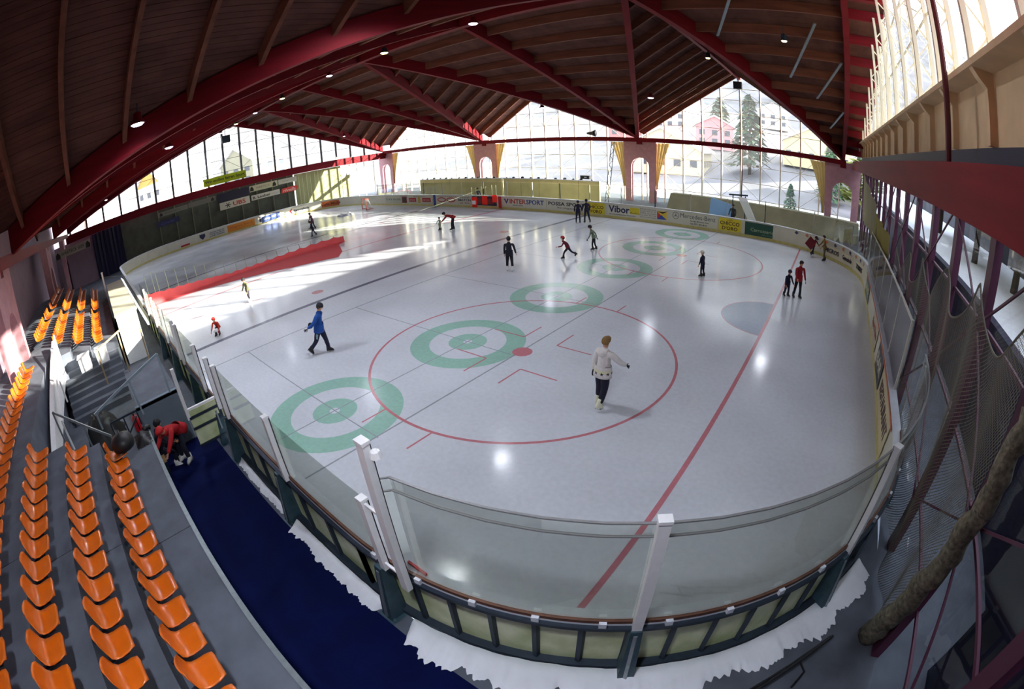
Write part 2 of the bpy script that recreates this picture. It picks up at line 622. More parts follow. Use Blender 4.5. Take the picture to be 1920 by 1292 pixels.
# grey steel wind braces under the purlins of the right-hand slopes
for a, b in (((0.9, 14.2), (2.6, 9.0)), ((-0.6, 11.6), (1.4, 5.4)), ((-3.9, 7.2), (-1.9, 2.8)), ((1.7, 19.2), (2.7, 15.8))):
    z = lambda y: ZV + (ZR - ZV) * T(y) + DR0 - 0.04
    MB().bar((a[0], a[1], z(a[1])), (b[0], b[1], z(b[1])), 0.14, 0.06).build('wind_brace', M_steel, ceiling)

# ------------------------------------------------------------------ tie beams (part of the roof frame)
def tie(p0, p1, w, d):
    return MB().beam(p0, p1, w, d).build('tie_beam', M_red, ceiling)
for i in range(3):
    tie((XC[i], YF + 0.2, 5.95), (XC[i + 1], YF + 0.2, 5.95), 0.35, 0.42)
    tie((XC[i], YN - 0.2, 5.95), (XC[i + 1], YN - 0.2, 5.95), 0.35, 0.42)
tie((3.95, YN - 0.4, 5.72), (3.95, YF + 0.4, 5.72), 0.3, 0.72)
tie((XC[3], YN - 0.4, 5.25), (XC[3], YF + 0.4, 5.25), 0.4, 0.92)

# ------------------------------------------------------------------ concrete piers with an arched opening
def pier(x, y, w, d, h, arch_w, arch_h, label=None):
    t = structure('wall_pier')
    n = 12
    r = arch_w / 2
    spring = arch_h - r
    out = [(-w / 2, 0), (-r, 0)]
    out += [(-r * math.cos(math.pi * i / n), spring + r * math.sin(math.pi * i / n)) for i in range(n + 1)]
    out += [(r, 0), (w / 2, 0), (w / 2 * 1.12, h), (-w / 2 * 1.12, h)]
    mb = MB()
    def fl(yy):
        return [(x + a, yy, b) for a, b in out]
    # split the arched slab into quads so no concave faces are needed
    for s in (-1, 1):
        mb.poly([(x + s * w / 2, y - d / 2, 0), (x + s * r, y - d / 2, 0), (x + s * r, y - d / 2, spring), (x + s * w / 2 * 1.12, y - d / 2, h)], (0, d, 0))
    top = [(-w / 2 * 1.12, h)] + [(-r * math.cos(math.pi * i / n), spring + r * math.sin(math.pi * i / n)) for i in range(n + 1)] + [(w / 2 * 1.12, h)]
    for i in range(n):
        a, b = top[1 + i], top[2 + i]
        ua = -w / 2 * 1.12 + w * 1.12 * i / n
        ub = -w / 2 * 1.12 + w * 1.12 * (i + 1) / n
        mb.poly([(x + a[0], y - d / 2, a[1]), (x + b[0], y - d / 2, b[1]), (x + ub, y - d / 2, h), (x + ua, y - d / 2, h)], (0, d, 0))
    mb.build('pier_wall', M_pier, t)
    MB().box2((x - 0.28, y - d / 2 - 0.12, h - 0.5), (x + 0.28, y + d / 2, ZV + 0.1)).build('bearing_block', M_red, t)
    return t
for x in XC:
    pier(x, YF + 0.75, 3.1, 0.55, 6.2, 1.9, 4.4)
for x in XC:
    pier(x, YN - 1.0, 3.1, 0.55, 6.2, 1.9, 4.4)

# ------------------------------------------------------------------ glazed walls
def glazed(n, axis, plane, us, ztop, zs, z0=0.0, mull=0.10, depth=0.28, brace=True, M=None, truss=False, skip=None, G=None):
    """wall of glass: mullions at us, transoms at zs, panes between, roof line ztop(u)"""
    w = structure('window_%d' % n)
    P = (lambda u, z, o=0.0: (u, plane + o, z)) if axis == 'x' else (lambda u, z, o=0.0: (plane + o, u, z))
    M = M or M_mullion
    so = 1 if plane > 0 else -1
    for i, u in enumerate(us):
        if skip and skip(u):
            continue
        mb = MB()
        if truss:
            i0 = -so * 0.42
            mb.bar(P(u, z0, 0), P(u, ztop(u), 0), mull, mull)
            mb.bar(P(u, z0, i0), P(u, ztop(u), i0), mull, mull)
            z = z0
            k = 0
            while z < ztop(u) - 0.5:
                mb.bar(P(u, z, 0 if k % 2 else i0), P(u, z + 0.5, i0 if k % 2 else 0), mull * 0.35)
                z += 0.5
                k += 1
        else:
            mb.bar(P(u, z0, 0), P(u, ztop(u), 0), mull, depth) if axis == 'y' else mb.bar(P(u, z0, 0), P(u, ztop(u), 0), depth if False else mull, depth)
        mb.build('mullion', M, w)
    for i in range(len(us) - 1):
        a, b = us[i], us[i + 1]
        za, zb = ztop(a), ztop(b)
        lv = [z for z in [z0] + list(zs) if z < max(za, zb) - 0.3]
        for j, z in enumerate(lv):
            zt = lv[j + 1] if j + 1 < len(lv) else 99
            pts = [(a, z), (b, z), (b, min(zt, zb)), (a, min(zt, za))]
            pts = [(u, v) for u, v in pts if v > z - 1e-6]
            if pts[2][1] - z < 0.02 and pts[3][1] - z < 0.02:
                continue
            o = so * 0.06
            MB().poly([P(u, v, o) for u, v in pts]).build('pane', G or M_glass, w)
            if j > 0 and z < min(za, zb):
                MB().bar(P(a, z, so * 0.05), P(b, z, so * 0.05), 0.05, 0.05).build('transom', M, w)
        if brace:
            for z, zt, f in [(lv[j], lv[j + 1] if j + 1 < len(lv) else min(za, zb), j) for j in range(1, len(lv))]:
                if zt - z > 0.8 and zt <= min(za, zb) + 0.01:
                    d = (i + f) % 2
                    MB().bar(P(a, z if d else zt, -so * 0.12), P(b, zt if d else z, -so * 0.12), 0.035).build('wind_rod', M, w)
    return w
gz = lambda xm: (lambda x: ZV + 0.55 + (ZG - ZV) * (1 - min(1, abs(x - xm) / 9.825)))
for k in range(3):
    us = [XM[k] + 1.91 * i for i in range(-5, 6)]
    glazed(k + 1, 'x', YGF, us, gz(XM[k]), [1.35, 2.9, 4.45, 6.15, 7.75, 9.25, 10.6, 11.7], 0.0, 0.11)
zend = lambda y: ZV + 0.5 + (ZR - ZV) * (1 - abs(y - YR) / (YF - YR))
usr = [2.0 + 2.4 * i for i in range(-10, 11)]
glazed(4, 'y', XGR, [u for u in usr if -22 < u < 25], lambda y: zend(y), [10.3, 12.0], 8.05, 0.11, truss=True)
M_purple = mat('purple_steel', (84, 34, 62), 0.55)
glazed(5, 'y', XGR + 0.05, [u for u in usr if -22 < u < 25], lambda y: 5.75, [1.2, 2.7, 4.3], 0.0, 0.16, M=M_purple, G=M_glass_dim)
usl = [1.33 + 2.42 * i for i in range(-10, 11)]
glazed(6, 'y', XGL, [u for u in usl if -22 < u < 26], lambda y: zend(y), [7.6, 9.2, 10.8, 12.2], 5.9, 0.10, M=mat('slim_grey_steel', (96, 100, 104), 0.5))

# sill wall between the right-hand windows: boarded panel with a stub post on every line
sill = structure('wall_right')
mb = MB()
M_sill = mat('beige_sill_panel', (214, 186, 148), 0.75, var=0.15, scale=1.5)
us = [u for u in usr if -22 < u < 25]
for a, b in zip(us[:-1], us[1:]):
    MB().box2((XGR - 0.06, a + 0.06, 6.85), (XGR + 0.1, b - 0.06, 7.95)).build('sill_panel', M_sill, sill)
for u in us:
    MB().bar((XGR - 0.14, u, 6.85), (XGR - 0.14, u, 7.7), 0.14, 0.16).build('sill_post', M_sill, sill)
    MB().poly([(XGR - 0.08, u - 0.09, 7.55), (XGR - 0.08, u - 0.09, 7.93), (XGR - 0.46, u - 0.09, 7.93), (XGR - 0.36, u - 0.09, 7.80)], (0, 0.18, 0)).build('sill_bracket', M_sill, sill)
MB().box2((XGR - 0.5, YN - 1, 7.93), (XGR + 0.12, YF, 8.03)).build('sill_ledge', M_sill, sill)
MB().box2((XGR - 0.1, YN - 1, 5.75), (XGR + 0.16, YF, 6.85)).build('dark_header', M_navy, sill)

# walls that close the hall beyond the view
wn = structure('wall_near')
M_wall = mat('mauve_wall', (150, 128, 142), 0.85, var=0.12, scale=1.5)
MB().box2((XGL - 0.3, YN - 2.6, -0.3), (XGR + 0.3, YN - 2.3, 14.2)).build('wall_face', M_wall, wn)
wl = structure('wall_left')
for a, b, z in ((-23.2, -14.2, 5.3), (-14.2, -8.9, 5.3), (-8.9, 11.0, 5.3)):
    MB().box2((XGL - 0.1, a, 0), (XGL + 0.1, b, z)).build('wall_face', mat('olive_net_wall', (92, 96, 84), 0.85, var=0.25, scale=1.2), wl)

# ------------------------------------------------------------------ rink boards
def arc_pts(cx, cy, a0, a1, n):
    """(point, outward normal) along a corner of the inner board line"""
    out = []
    for i in range(n + 1):
        a = math.radians(a0 + (a1 - a0) * i / n)
        out.append((cx + RC * math.cos(a), cy + RC * math.sin(a), math.cos(a), math.sin(a)))
    return out
def line_pts(x0, y0, x1, y1, nx, ny, n=1):
    return [(x0 + (x1 - x0) * i / n, y0 + (y1 - y0) * i / n, nx, ny) for i in range(n + 1)]
def sweep(path, prof, name, M, parent, closed=True, **kw):
    """prof: (offset outwards, z) polygon swept along the path"""
    vs, fs, n = [], [], len(prof)
    for x, y, nx, ny in path:
        vs += [(x + nx * o, y + ny * o, z) for o, z in prof]
    for i in range(len(path) - 1):
        for j in range(n):
            a, b = i * n + j, i * n + (j + 1) % n
            fs.append((a, b, b + n, a + n))
    fs.append(tuple(range(n)))
    fs.append(tuple(range((len(path) - 1) * n, len(path) * n))[::-1])
    mb = MB()
    mb.add(vs, fs)
    return wbuild(mb, name, M, parent, **kw)
def rect(o0, z0, o1, z1):
    return [(o0, z0), (o1, z0), (o1, z1), (o0, z1)]
XA, YA, YB, XB = XI1 - RC, YI0 + RC, YI1 - RC, XI0 + RC
near_l = lambda a, b, n=1: line_pts(a, YI0, b, YI0, 0, -1, n)
far_l = lambda a, b, n=1: line_pts(a, YI1, b, YI1, 0, 1, n)
right_l = lambda a, b, n=1: line_pts(XI1, a, XI1, b, 1, 0, n)
left_l = lambda a, b, n=1: line_pts(XI0, a, XI0, b, -1, 0, n)
PANEL = rect(0.0, 0.18, 0.05, 1.16)
KICK = rect(-0.01, 0.0, 0.05, 0.19)
CAP = rect(-0.02, 1.14, 0.20, 1.18)
RAIL = rect(0.16, 1.18, 0.20, 1.24)
RAIL2 = rect(0.20, 1.08, 0.26, 1.14)
SOLE = rect(0.10, 0.0, 0.26, 0.10)
BACK = rect(0.10, 0.10, 0.14, 1.12)
M_rust = mat('rusty_rail', (120, 84, 70), 0.5, metal=0.4, var=0.3, scale=6)
def boards(name, label, segs, outside, loc):
    t = thing(name, loc, label, 'boards')
    for path in segs:
        sweep(path, PANEL, 'board_panel', M_boardw, t)
        sweep(path, KICK, 'kick_plate', M_kick, t)
        sweep(path, CAP, 'cap_rail', M_cap, t)
        if outside:
            sweep(path, BACK, 'back_panel', M_board, t)
            sweep(path, RAIL, 'glass_rail', M_rust, t)
            sweep(path, RAIL2, 'frame_rail', M_dsteel, t)
            sweep(path, SOLE, 'sole_rail', M_dsteel, t)
            m0, m1 = path[0], path[len(path) // 2]
            for q in ([m0] if len(path) < 4 else [m0, m1]):
                mb = MB()
                mb.bar((q[0] + q[2] * 0.17, q[1] + q[3] * 0.17, 0.05), (q[0] + q[2] * 0.17, q[1] + q[3] * 0.17, 1.12), 0.07)
                wbuild(mb, 'rib', M_dsteel, t)
    return t
def steps(a, b, d):
    n = max(1, round(abs(b - a) / d))
    return [a + (b - a) * i / n for i in range(n + 1)]
def segs_of(f, a, b, d):
    s = steps(a, b, d)
    return [f(s[i], s[i + 1]) for i in range(len(s) - 1)]
def segs_arc(cx, cy, a0, a1, k, sub=4):
    return [arc_pts(cx, cy, a0 + (a1 - a0) * i / k, a0 + (a1 - a0) * (i + 1) / k, sub) for i in range(k)]
GATE0, GATE1 = -9.0, -8.1
nb = boards('near_boards', 'pale green panelled rink boards along the stand side with dark ribs and white corner', 
            segs_of(near_l, XA, GATE1, 0.89) + segs_of(near_l, GATE0, -24.0, 1.5) + segs_arc(XA, YA, -90, 0, 10), True, (XA, YI0, 0))
nb2 = boards('near_boards', 'sunlit white rink boards beside the benches at the red curtain', segs_of(near_l, -24.0, XB, 2.4) , False, (-30, YI0, 0))
fb = boards('far_boards', 'cream far side rink boards lined with advertisements', segs_of(far_l, XA, XB, 2.4) + segs_arc(XA, YB, 0, 90, 6), False, (-20, YI1, 0))
rb = boards('end_boards', 'right end rink boards under the nets behind the goal line', segs_of(right_l, YA, YB, 2.4), False, (XI1, 0, 0))
lb = boards('end_boards', 'left end rink boards of the far half below the sponsor wall', segs_of(left_l, YA, YB, 2.4) + segs_arc(XB, YB, 90, 180, 6) + segs_arc(XB, YA, 180, 270, 6), False, (XI0, 0, 0))
# feet of the near boards: trapezoid steel supports with a ground plate and bolts
def near_pt(s):
    """s: x along the near straight, or an angle in degrees in the near right corner given as ('a', deg)"""
    if isinstance(s, tuple):
        a = math.radians(s[1])
        return XA + RC * math.cos(a), YA + RC * math.sin(a), math.cos(a), math.sin(a)
    return s, YI0, 0.0, -1.0
M_foot = mat('teal_steel', (58, 84, 96), 0.45, metal=0.3, var=0.3, scale=7)
for s in (-2.1, -5.15, -8.05, -9.05, -11.6, -14.6, -17.6, ('a', -58), ('a', -32), ('a', -6)):
    x, y, nx, ny = near_pt(s)
    tx, ty = -ny, nx
    pt = lambda o, u, z: (x + nx * o + tx * u, y + ny * o + ty * u, z)
    mb = MB()
    mb.add([pt(0.14, -0.07, 1.12), pt(0.14, 0.07, 1.12), pt(0.30, 0.07, 1.12), pt(0.30, -0.07, 1.12),
            pt(0.14, -0.11, 0.0), pt(0.14, 0.11, 0.0), pt(0.46, 0.11, 0.0), pt(0.46, -0.11, 0.0)],
           [(0, 1, 2, 3), (7, 6, 5, 4), (0, 4, 5, 1), (1, 5, 6, 2), (2, 6, 7, 3), (3, 7, 4, 0)])
    o = wbuild(mb, 'board_support', M_foot, nb)
    mb = MB()
    for u in (-0.13, 0.13):
        q = pt(0.42, u, 0.0)
        mb.lathe([(0.035, 0.0), (0.035, 0.03), (0.02, 0.04)], q, 8)
    mb.add([pt(0.1, -0.18, 0.005), pt(0.1, 0.18, 0.005), pt(0.5, 0.18, 0.005), pt(0.5, -0.18, 0.005)], [(0, 1, 2, 3)])
    wbuild(mb, 'foot_plate', M_foot, nb)
    mb = MB()
    mb.bar(pt(0.30, 0, 1.05), pt(0.45, 0, 0.05), 0.05)
    wbuild(mb, 'support_rod', M_steel, nb)
# straps that hold the glass rail in the corner
for i in range(14):
    x, y, nx, ny = near_pt(('a', -90 + 4 + 6.2 * i))
    mb = MB()
    mb.box((x + nx * 0.2, y + ny * 0.2, 1.17), (0.09, 0.09, 0.12), math.atan2(ny, nx))
    wbuild(mb, 'rail_strap', M_cap, nb)
# red flag panel on the ice side of the corner
mb = MB()
mb.box((-1.62, YI0 + 0.03, 1.02), (0.34, 0.03, 0.42))
wbuild(mb, 'red_marker_panel', mat('signal_red', (214, 40, 30), 0.5), nb)

# ------------------------------------------------------------------ acrylic shields and their white posts
def shield_post(s, z0, z1, parent, w=0.10):
    x, y, nx, ny = near_pt(s)
    mb = MB()
    a = math.atan2(ny, nx)
    mb.box((x + nx * 0.23, y + ny * 0.23, (z0 + z1) / 2), (0.09, w, z1 - z0), a)
    mb.box((x + nx * 0.23, y + ny * 0.23, z1 + 0.02), (0.11, w + 0.02, 0.04), a)
    o = wbuild(mb, 'shield_post', M_white, parent)
    mb = MB()
    mb.box((x + nx * 0.17, y + ny * 0.17, (z0 + z1) / 2), (0.03, w * 0.5, z1 - z0), a)
    wbuild(mb, 'rubber_seal', M_black, o)
def shield(paths, z0, z1, parent, off=0.17):
    for p in paths:
        sweep(p, rect(off, z0, off + 0.012, z1), 'acrylic_pane', M_shield, parent)
gn = nb
for x in (-1.98, -4.76, -7.83, -8.5, -9.77, -12.45, -13.05, -15.4, -18.2, -21.0):
    shield_post(x, 1.16, 2.42, gn)
shield([near_l(a, b) for a, b in ((-1.98, -4.76), (-4.76, -7.83), (-9.77, -12.45), (-13.05, -15.4), (-15.4, -18.2), (-18.2, -21.0), (-21.0, -24))], 1.2, 2.38, gn)
gc = nb
angs = [-90 + 6, -58, -34, -8]
shield_post(-1.58, 1.05, 3.42, gc, 0.13)
for a in (-58, -31):
    shield_post(('a', a), 1.0, 3.0 if a == -58 else 2.95, gc, 0.12)
shield([near_l(-1.58, XA + 1.17) if False else [(-1.58, YI0, 0, -1)] + arc_pts(XA, YA, -80, -58, 5), arc_pts(XA, YA, -58, -31, 6), arc_pts(XA, YA, -31, 0, 6)], 1.2, 2.92, gc)
for z in (2.92, 2.74):
    sweep([(-1.58, YI0, 0, -1)] + arc_pts(XA, YA, -80, 0, 18), rect(0.16, z - 0.008, 0.19, z + 0.008), 'glass_edge', mat('grey_edge', (128, 130, 132), 0.4), gc)
for z in (2.38, 1.30):
    mb = MB()
    mb.bar((-1.95, YI0 - 0.23, z), (-1.58, YI0 - 0.23, z), 0.035)
    wbuild(mb, 'link_bar', M_white, gc)
mb = MB()
mb.lathe([(0.02, 0), (0.07, 0.03), (0.05, 0.1), (0.02, 0.12)], (-1.42, YI0 - 0.2, 3.28), 8)
wbuild(mb, 'cable_clamp', M_white, gc)
# far and right shields
gf = fb
M_wpost = mat('light_post', (206, 204, 190), 0.4)
xs = steps(XA, -44.0, 2.75)
for a, b in zip(xs[:-1], xs[1:]):
    sweep(far_l(a, b), rect(0.12, 1.18, 0.132, 2.4), 'acrylic_pane', M_shield, gf)
for i, x in enumerate(xs):
    mb = MB()
    mb.bar((x, YI1 + 0.15, 1.16), (x, YI1 + 0.15, 2.45), 0.06)
    wbuild(mb, 'shield_post', M_wpost if i % 3 else M_dsteel, gf)
gr = rb
M_gshield = glass_mat('end_shield', (0.66, 0.66, 0.72), 0.12, haze=0.12, hazecol=(0.30, 0.28, 0.34))
ys = steps(YA + 2, YB, 2.4)
for i, y in enumerate(ys):
    mb = MB()
    mb.bar((XI1 + 0.15, y, 1.16), (XI1 + 0.15, y, 2.95), 0.07)
    wbuild(mb, 'shield_post', M_wpost, gr)
for a, b in zip(ys[:-1], ys[1:]):
    sweep(right_l(a, b), rect(0.12, 1.18, 0.132, 2.9), 'acrylic_pane', M_gshield, gr)
mb = MB()
mb.bar((XI1 + 0.13, ys[0], 2.93), (XI1 + 0.13, ys[-1], 2.93), 0.05)
wbuild(mb, 'top_rail', M_wpost, gr)
for a, b in ((0, 30), (30, 60), (60, 90)):
    sweep(arc_pts(XA, YB, a, b, 4), rect(0.12, 1.18, 0.132, 2.6), 'acrylic_pane', M_shield, fb)
    q = arc_pts(XA, YB, b, b + 1, 1)[0]
    mb = MB()
    mb.bar((q[0] + q[2] * 0.15, q[1] + q[3] * 0.15, 1.16), (q[0] + q[2] * 0.15, q[1] + q[3] * 0.15, 2.65), 0.06)
    wbuild(mb, 'shield_post', M_wpost, fb)

# ------------------------------------------------------------------ open gate in the near boards
mb = MB()
mb.box2((-9.03, -15.92, 0.25), (-8.97, -15.12, 1.22))
g = wbuild(mb, 'board_gate', M_board, nb)
g['label'] = 'pale panelled gate standing open across the aisle'
for z, h, M in ((1.25, 0.05, M_white), (1.02, 0.06, M_dsteel), (0.72, 0.06, M_dsteel), (0.25, 0.05, M_dsteel)):
    mb = MB()
    mb.box2((-9.0, -15.94, z), (-8.93, -15.1, z + h))
    wbuild(mb, 'gate_rail', M, g)
mb = MB()
mb.box2((-9.04, -15.99, 1.02), (-8.94, -15.90, 2.36))
wbuild(mb, 'gate_post', M_white, g)
mb = MB()
mb.bar((-8.92, -15.2, 0.45), (-8.92, -15.2, 0.95), 0.04)
wbuild(mb, 'hinge_bar', M_steel, g)

# ------------------------------------------------------------------ stand: aisle mat, snow, terraces
am = MB()
am.poly([(4.4, -17.2, 0), (4.4, -15.4, 0), (0.6, -15.4, 0), (-10.0, -15.4, 0), (-10.0, -17.2, 0)], (0, 0, 0.015))
tag(am.build('aisle_mat', M_mat), 'dark navy rubber matting along the aisle behind the boards', 'mat')
M_seam = mat('mat_seam', (28, 36, 64), 0.7)
# the snow ridge shovelled along the foot of the boards
def snow_ridge(name, path, w0, label):
    vs, fs = [], []
    n = len(path)
    jag = 0.0
    for i, (x, y, nx, ny) in enumerate(path):
        lw = 0.6 * math.sin(i * 0.17 + w0 * 9) + 0.35 * math.sin(i * 0.47 + 1) + 0.2 * math.sin(i * 1.37 + 2)
        jag = 0.8 * jag + 0.5 * (R.random() - 0.5)
        w = w0 * (1.0 + 0.16 * lw + 0.35 * jag) * min(1, 0.3 + i / 6.0, 0.3 + (n - 1 - i) / 6.0)
        h = 0.08 * (1.0 + 0.2 * math.sin(i * 0.11) + 0.15 * math.sin(i * 0.37) + 0.18 * jag)
        w1 = w0 * (1.0 + 0.16 * lw) * min(1, 0.3 + i / 6.0, 0.3 + (n - 1 - i) / 6.0)
        for o, z in ((0.27, 0.02), (0.29, h), (0.27 + w1 * 0.35, h * 1.05), (0.27 + w1 * 0.62, h * 0.8), (0.27 + w, 0.0)):
            vs.append((x + nx * o, y + ny * o, z + 0.015))
    for i in range(n - 1):
        for j in range(4):
            a = i * 5 + j
            fs.append((a, a + 1, a + 6, a + 5))
    mb = MB()
    mb.add(vs, fs)
    o = mb.build(name, M_snow, None, True)
    o['kind'] = 'stuff'
    o['label'] = label
    o['category'] = 'snow'
    return o
snow_ridge('snow_ridge', arc_pts(XA, YA, -82, -22, 260), 0.50, 'heap of scraped snow along the foot of the corner boards')
snow_ridge('snow_ridge', near_l(-2.25, -5.0, 110), 0.28, 'scraped snow between the two nearest board supports')
snow_ridge('snow_ridge', near_l(-5.35, -7.9, 100), 0.17, 'thin scraped snow beside the board support before the gate')

stand = structure('floor_stand')
ROWS = [(-17.96, 1.38), (-18.84, 1.71), (-19.78, 2.05), (-20.7, 2.38)]
TX0, TX1 = 3.6, -8.6
edges = [-17.13, -18.42, -19.32, -20.25, -22.9]
def slabs(x0, x1, tag_):
    xs = steps(x0, x1, 3.35)
    for k in range(4):
        y1, y0 = edges[k], edges[k + 1]
        z = ROWS[k][1]
        for a, b in zip(xs[:-1], xs[1:]):
            MB().box2((min(a, b) + 0.012, y0 + 0.004, -0.25), (max(a, b) - 0.012, y1, z)).build('terrace_slab', M_concrete, stand)
slabs(-0.75, -8.6 + 0.0, 'a')
slabs(-17.0, -35.5, 'b')
MB().box2((-0.72, -22.9, -0.2), (1.0, -18.6, 1.38)).build('terrace_slab', M_concrete, stand)
MB().box2((-17.0, -22.9, -0.2), (-8.6, -20.25, 2.38)).build('terrace_slab', M_concrete, stand)
# the galvanised edge profile of the lowest terrace
mb = MB()
mb.box2((-8.6, -17.13, 1.30), (-0.6, -17.05, 1.40))
mb.build('edge_profile', M_steel, stand)

# ------------------------------------------------------------------ stadium seats
M_seat = mat('orange_seat', (214, 102, 12), 0.34, var=0.08, scale=3, coat=0.2)
def seat_mesh():
    """shell of a bucket seat facing +y: pan, curved throat, low rounded back"""
    prof = [(0.21, 0.395), (0.20, 0.43), (0.10, 0.42), (-0.04, 0.405), (-0.13, 0.415), (-0.185, 0.46), (-0.215, 0.55), (-0.24, 0.66), (-0.25, 0.715)]
    wid = [0.155, 0.19, 0.215, 0.22, 0.22, 0.222, 0.215, 0.195, 0.13]
    dip = [0.0, 0.0, 0.025, 0.035, 0.03, 0.02, 0.012, 0.008, 0.0]
    n = 9
    mb = MB()
    vs, fs = [], []
    for side in (0, 1):
        for (y, z), w, d in zip(prof, wid, dip):
            for i in range(n):
                u = -1 + 2.0 * i / (n - 1)
                e = (1 - abs(u) ** 2.5)
                back = max(0.0, min(1.0, (z - 0.43) / 0.2)) if y < -0.1 else 0.0
                vs.append((u * w, y + (0.05 * (1 - e) * back) - (0.012 * side * back), z - d * e - (0.014 * side if back < 0.5 else 0.004 * side)))
    m_ = len(prof)
    for side in (0, 1):
        o = side * m_ * n
        for i in range(m_ - 1):
            for j in range(n - 1):
                a = o + i * n + j
                fs.append((a, a + 1, a + n + 1, a + n))
    o = m_ * n
    ring = [j for j in range(n)] + [i * n + n - 1 for i in range(1, m_)] + [(m_ - 1) * n + j for j in range(n - 2, -1, -1)] + [i * n for i in range(m_ - 2, 0, -1)]
    for a, b in zip(ring, ring[1:] + ring[:1]):
        fs.append((a, b, b + o, a + o))
    mb.add(vs, fs)
    return mb.mesh('seat_shell', M_seat, True)
SEAT = seat_mesh()
fm = MB()
fm.box((0, -0.02, 0.335), (0.3, 0.16, 0.02))
fm.bar((0, 0.02, 0.31), (0, -0.44, 0.2), 0.05)
FRAME = fm.mesh('seat_bracket', M_dsteel)
first_seat = [None]
def seat(x, y, z, label, group):
    if first_seat[0] is None:
        t = thing('stadium_seat')
        put('seat_shell', SEAT, t)
        put('seat_bracket', FRAME, t)
        first_seat[0] = t
    else:
        t = copy_tree(first_seat[0])
    t.location = (x, y, z)
    t.rotation_euler = (0, 0, R.uniform(-0.03, 0.03))
    tag(t, label, 'seat', group)
    return t
ONES = 'first second third fourth fifth sixth seventh eighth ninth tenth eleventh twelfth thirteenth fourteenth fifteenth sixteenth seventeenth eighteenth nineteenth'.split()
ORD = ONES + ['twentieth'] + ['twenty-' + w for w in ONES[:9]] + ['thirtieth'] + ['thirty-' + w for w in ONES[:9]]
rown = ['front row of the near stand', 'second row of the near stand', 'third row of the near stand', 'fourth row of the near stand']
for k, (x0, x1) in enumerate(((-0.62, -7.5), (-0.8, -7.7), (-0.84, -7.95), (-0.84, -14.2))):
    y, z = ROWS[k]
    n = int((x0 - x1) / 0.523) + 1
    for i in range(n):
        e = n - 1 - i
        seat(x0 - 0.523 * i, y, z, 'orange seat in the %s, %s from the stairs' % (rown[k], ORD[e]), 'seats in the ' + rown[k])
rowb = ['lowest row', 'second row', 'third row', 'fourth row']
for k in range(4):
    y, z = ROWS[k]
    x0 = [-17.8, -17.6, -17.6, -18.2][k]
    for i in range(31):
        if k == 3 and i % 9 == 8:
            continue
        if i in (13, 14):
            continue
        seat(x0 - 0.523 * i, y, z, 'orange seat in %s of the distant sunlit block, %s from its near end' % (rowb[k], ORD[i]), 'seats of the distant block, ' + rowb[k])

# ------------------------------------------------------------------ outside: snow, hillside, trees, houses
ground = structure('ground')
def hz(x, y):
    """terrain height: level round the hall, hillside on the far and left sides, mountain behind"""
    d = max(0.0, y - 42.0, (-x - 74.0) * 0.9)
    h = -0.4 + 0.03 * max(0, min(d, 30))
    if d > 14:
        h += (d - 14) * 0.165
    if d > 160:
        h += (d - 160) * 0.26
    h += (0.5 + 0.02 * d) * (math.sin(x * 0.05 + y * 0.03) + 0.6 * math.sin(x * 0.13 - y * 0.09 + 2)) * min(1, d / 40)
    return h
gx = [-900, -650, -480, -360, -280, -220, -180, -150, -130, -112, -98, -86, -78, -70, -62.5, -56, -48, -40, -32, -24, -16, -8, 0, 8, 18, 30, 45, 65, 95, 140, 200, 300, 450, 700]
gy = [-120, -60, -32, -26, -20, -12, -4, 4, 12, 20, 28, 36, 42, 50, 58, 68, 80, 95, 112, 132, 155, 180, 220, 280, 360, 480, 650, 900]
mb = MB()
vs = [(x, y, hz(x, y)) for y in gy for x in gx]
fs = []
for j in range(len(gy) - 1):
    for i in range(len(gx) - 1):
        if -62 < (gx[i] + gx[i + 1]) / 2 < 8 and -26 < (gy[j] + gy[j + 1]) / 2 < 28:
            continue
        a = j * len(gx) + i
        fs.append((a, a + 1, a + len(gx) + 1, a + len(gx)))
mb.add(vs, fs)
M_hill = mat('snowy_hillside', (140, 136, 142), 0.9, var=0.4, scale=0.06, dark=(88, 88, 86))
mb.build('hillside', M_hill, ground, True)
for a, b in (((-62, 28.05, -0.35), (7.4, 42, -0.30)), ((7.75, -34, -0.35), (14.3, 60, 3.0))):
    MB().box2(a, b).build('snow_field', M_snow, ground)

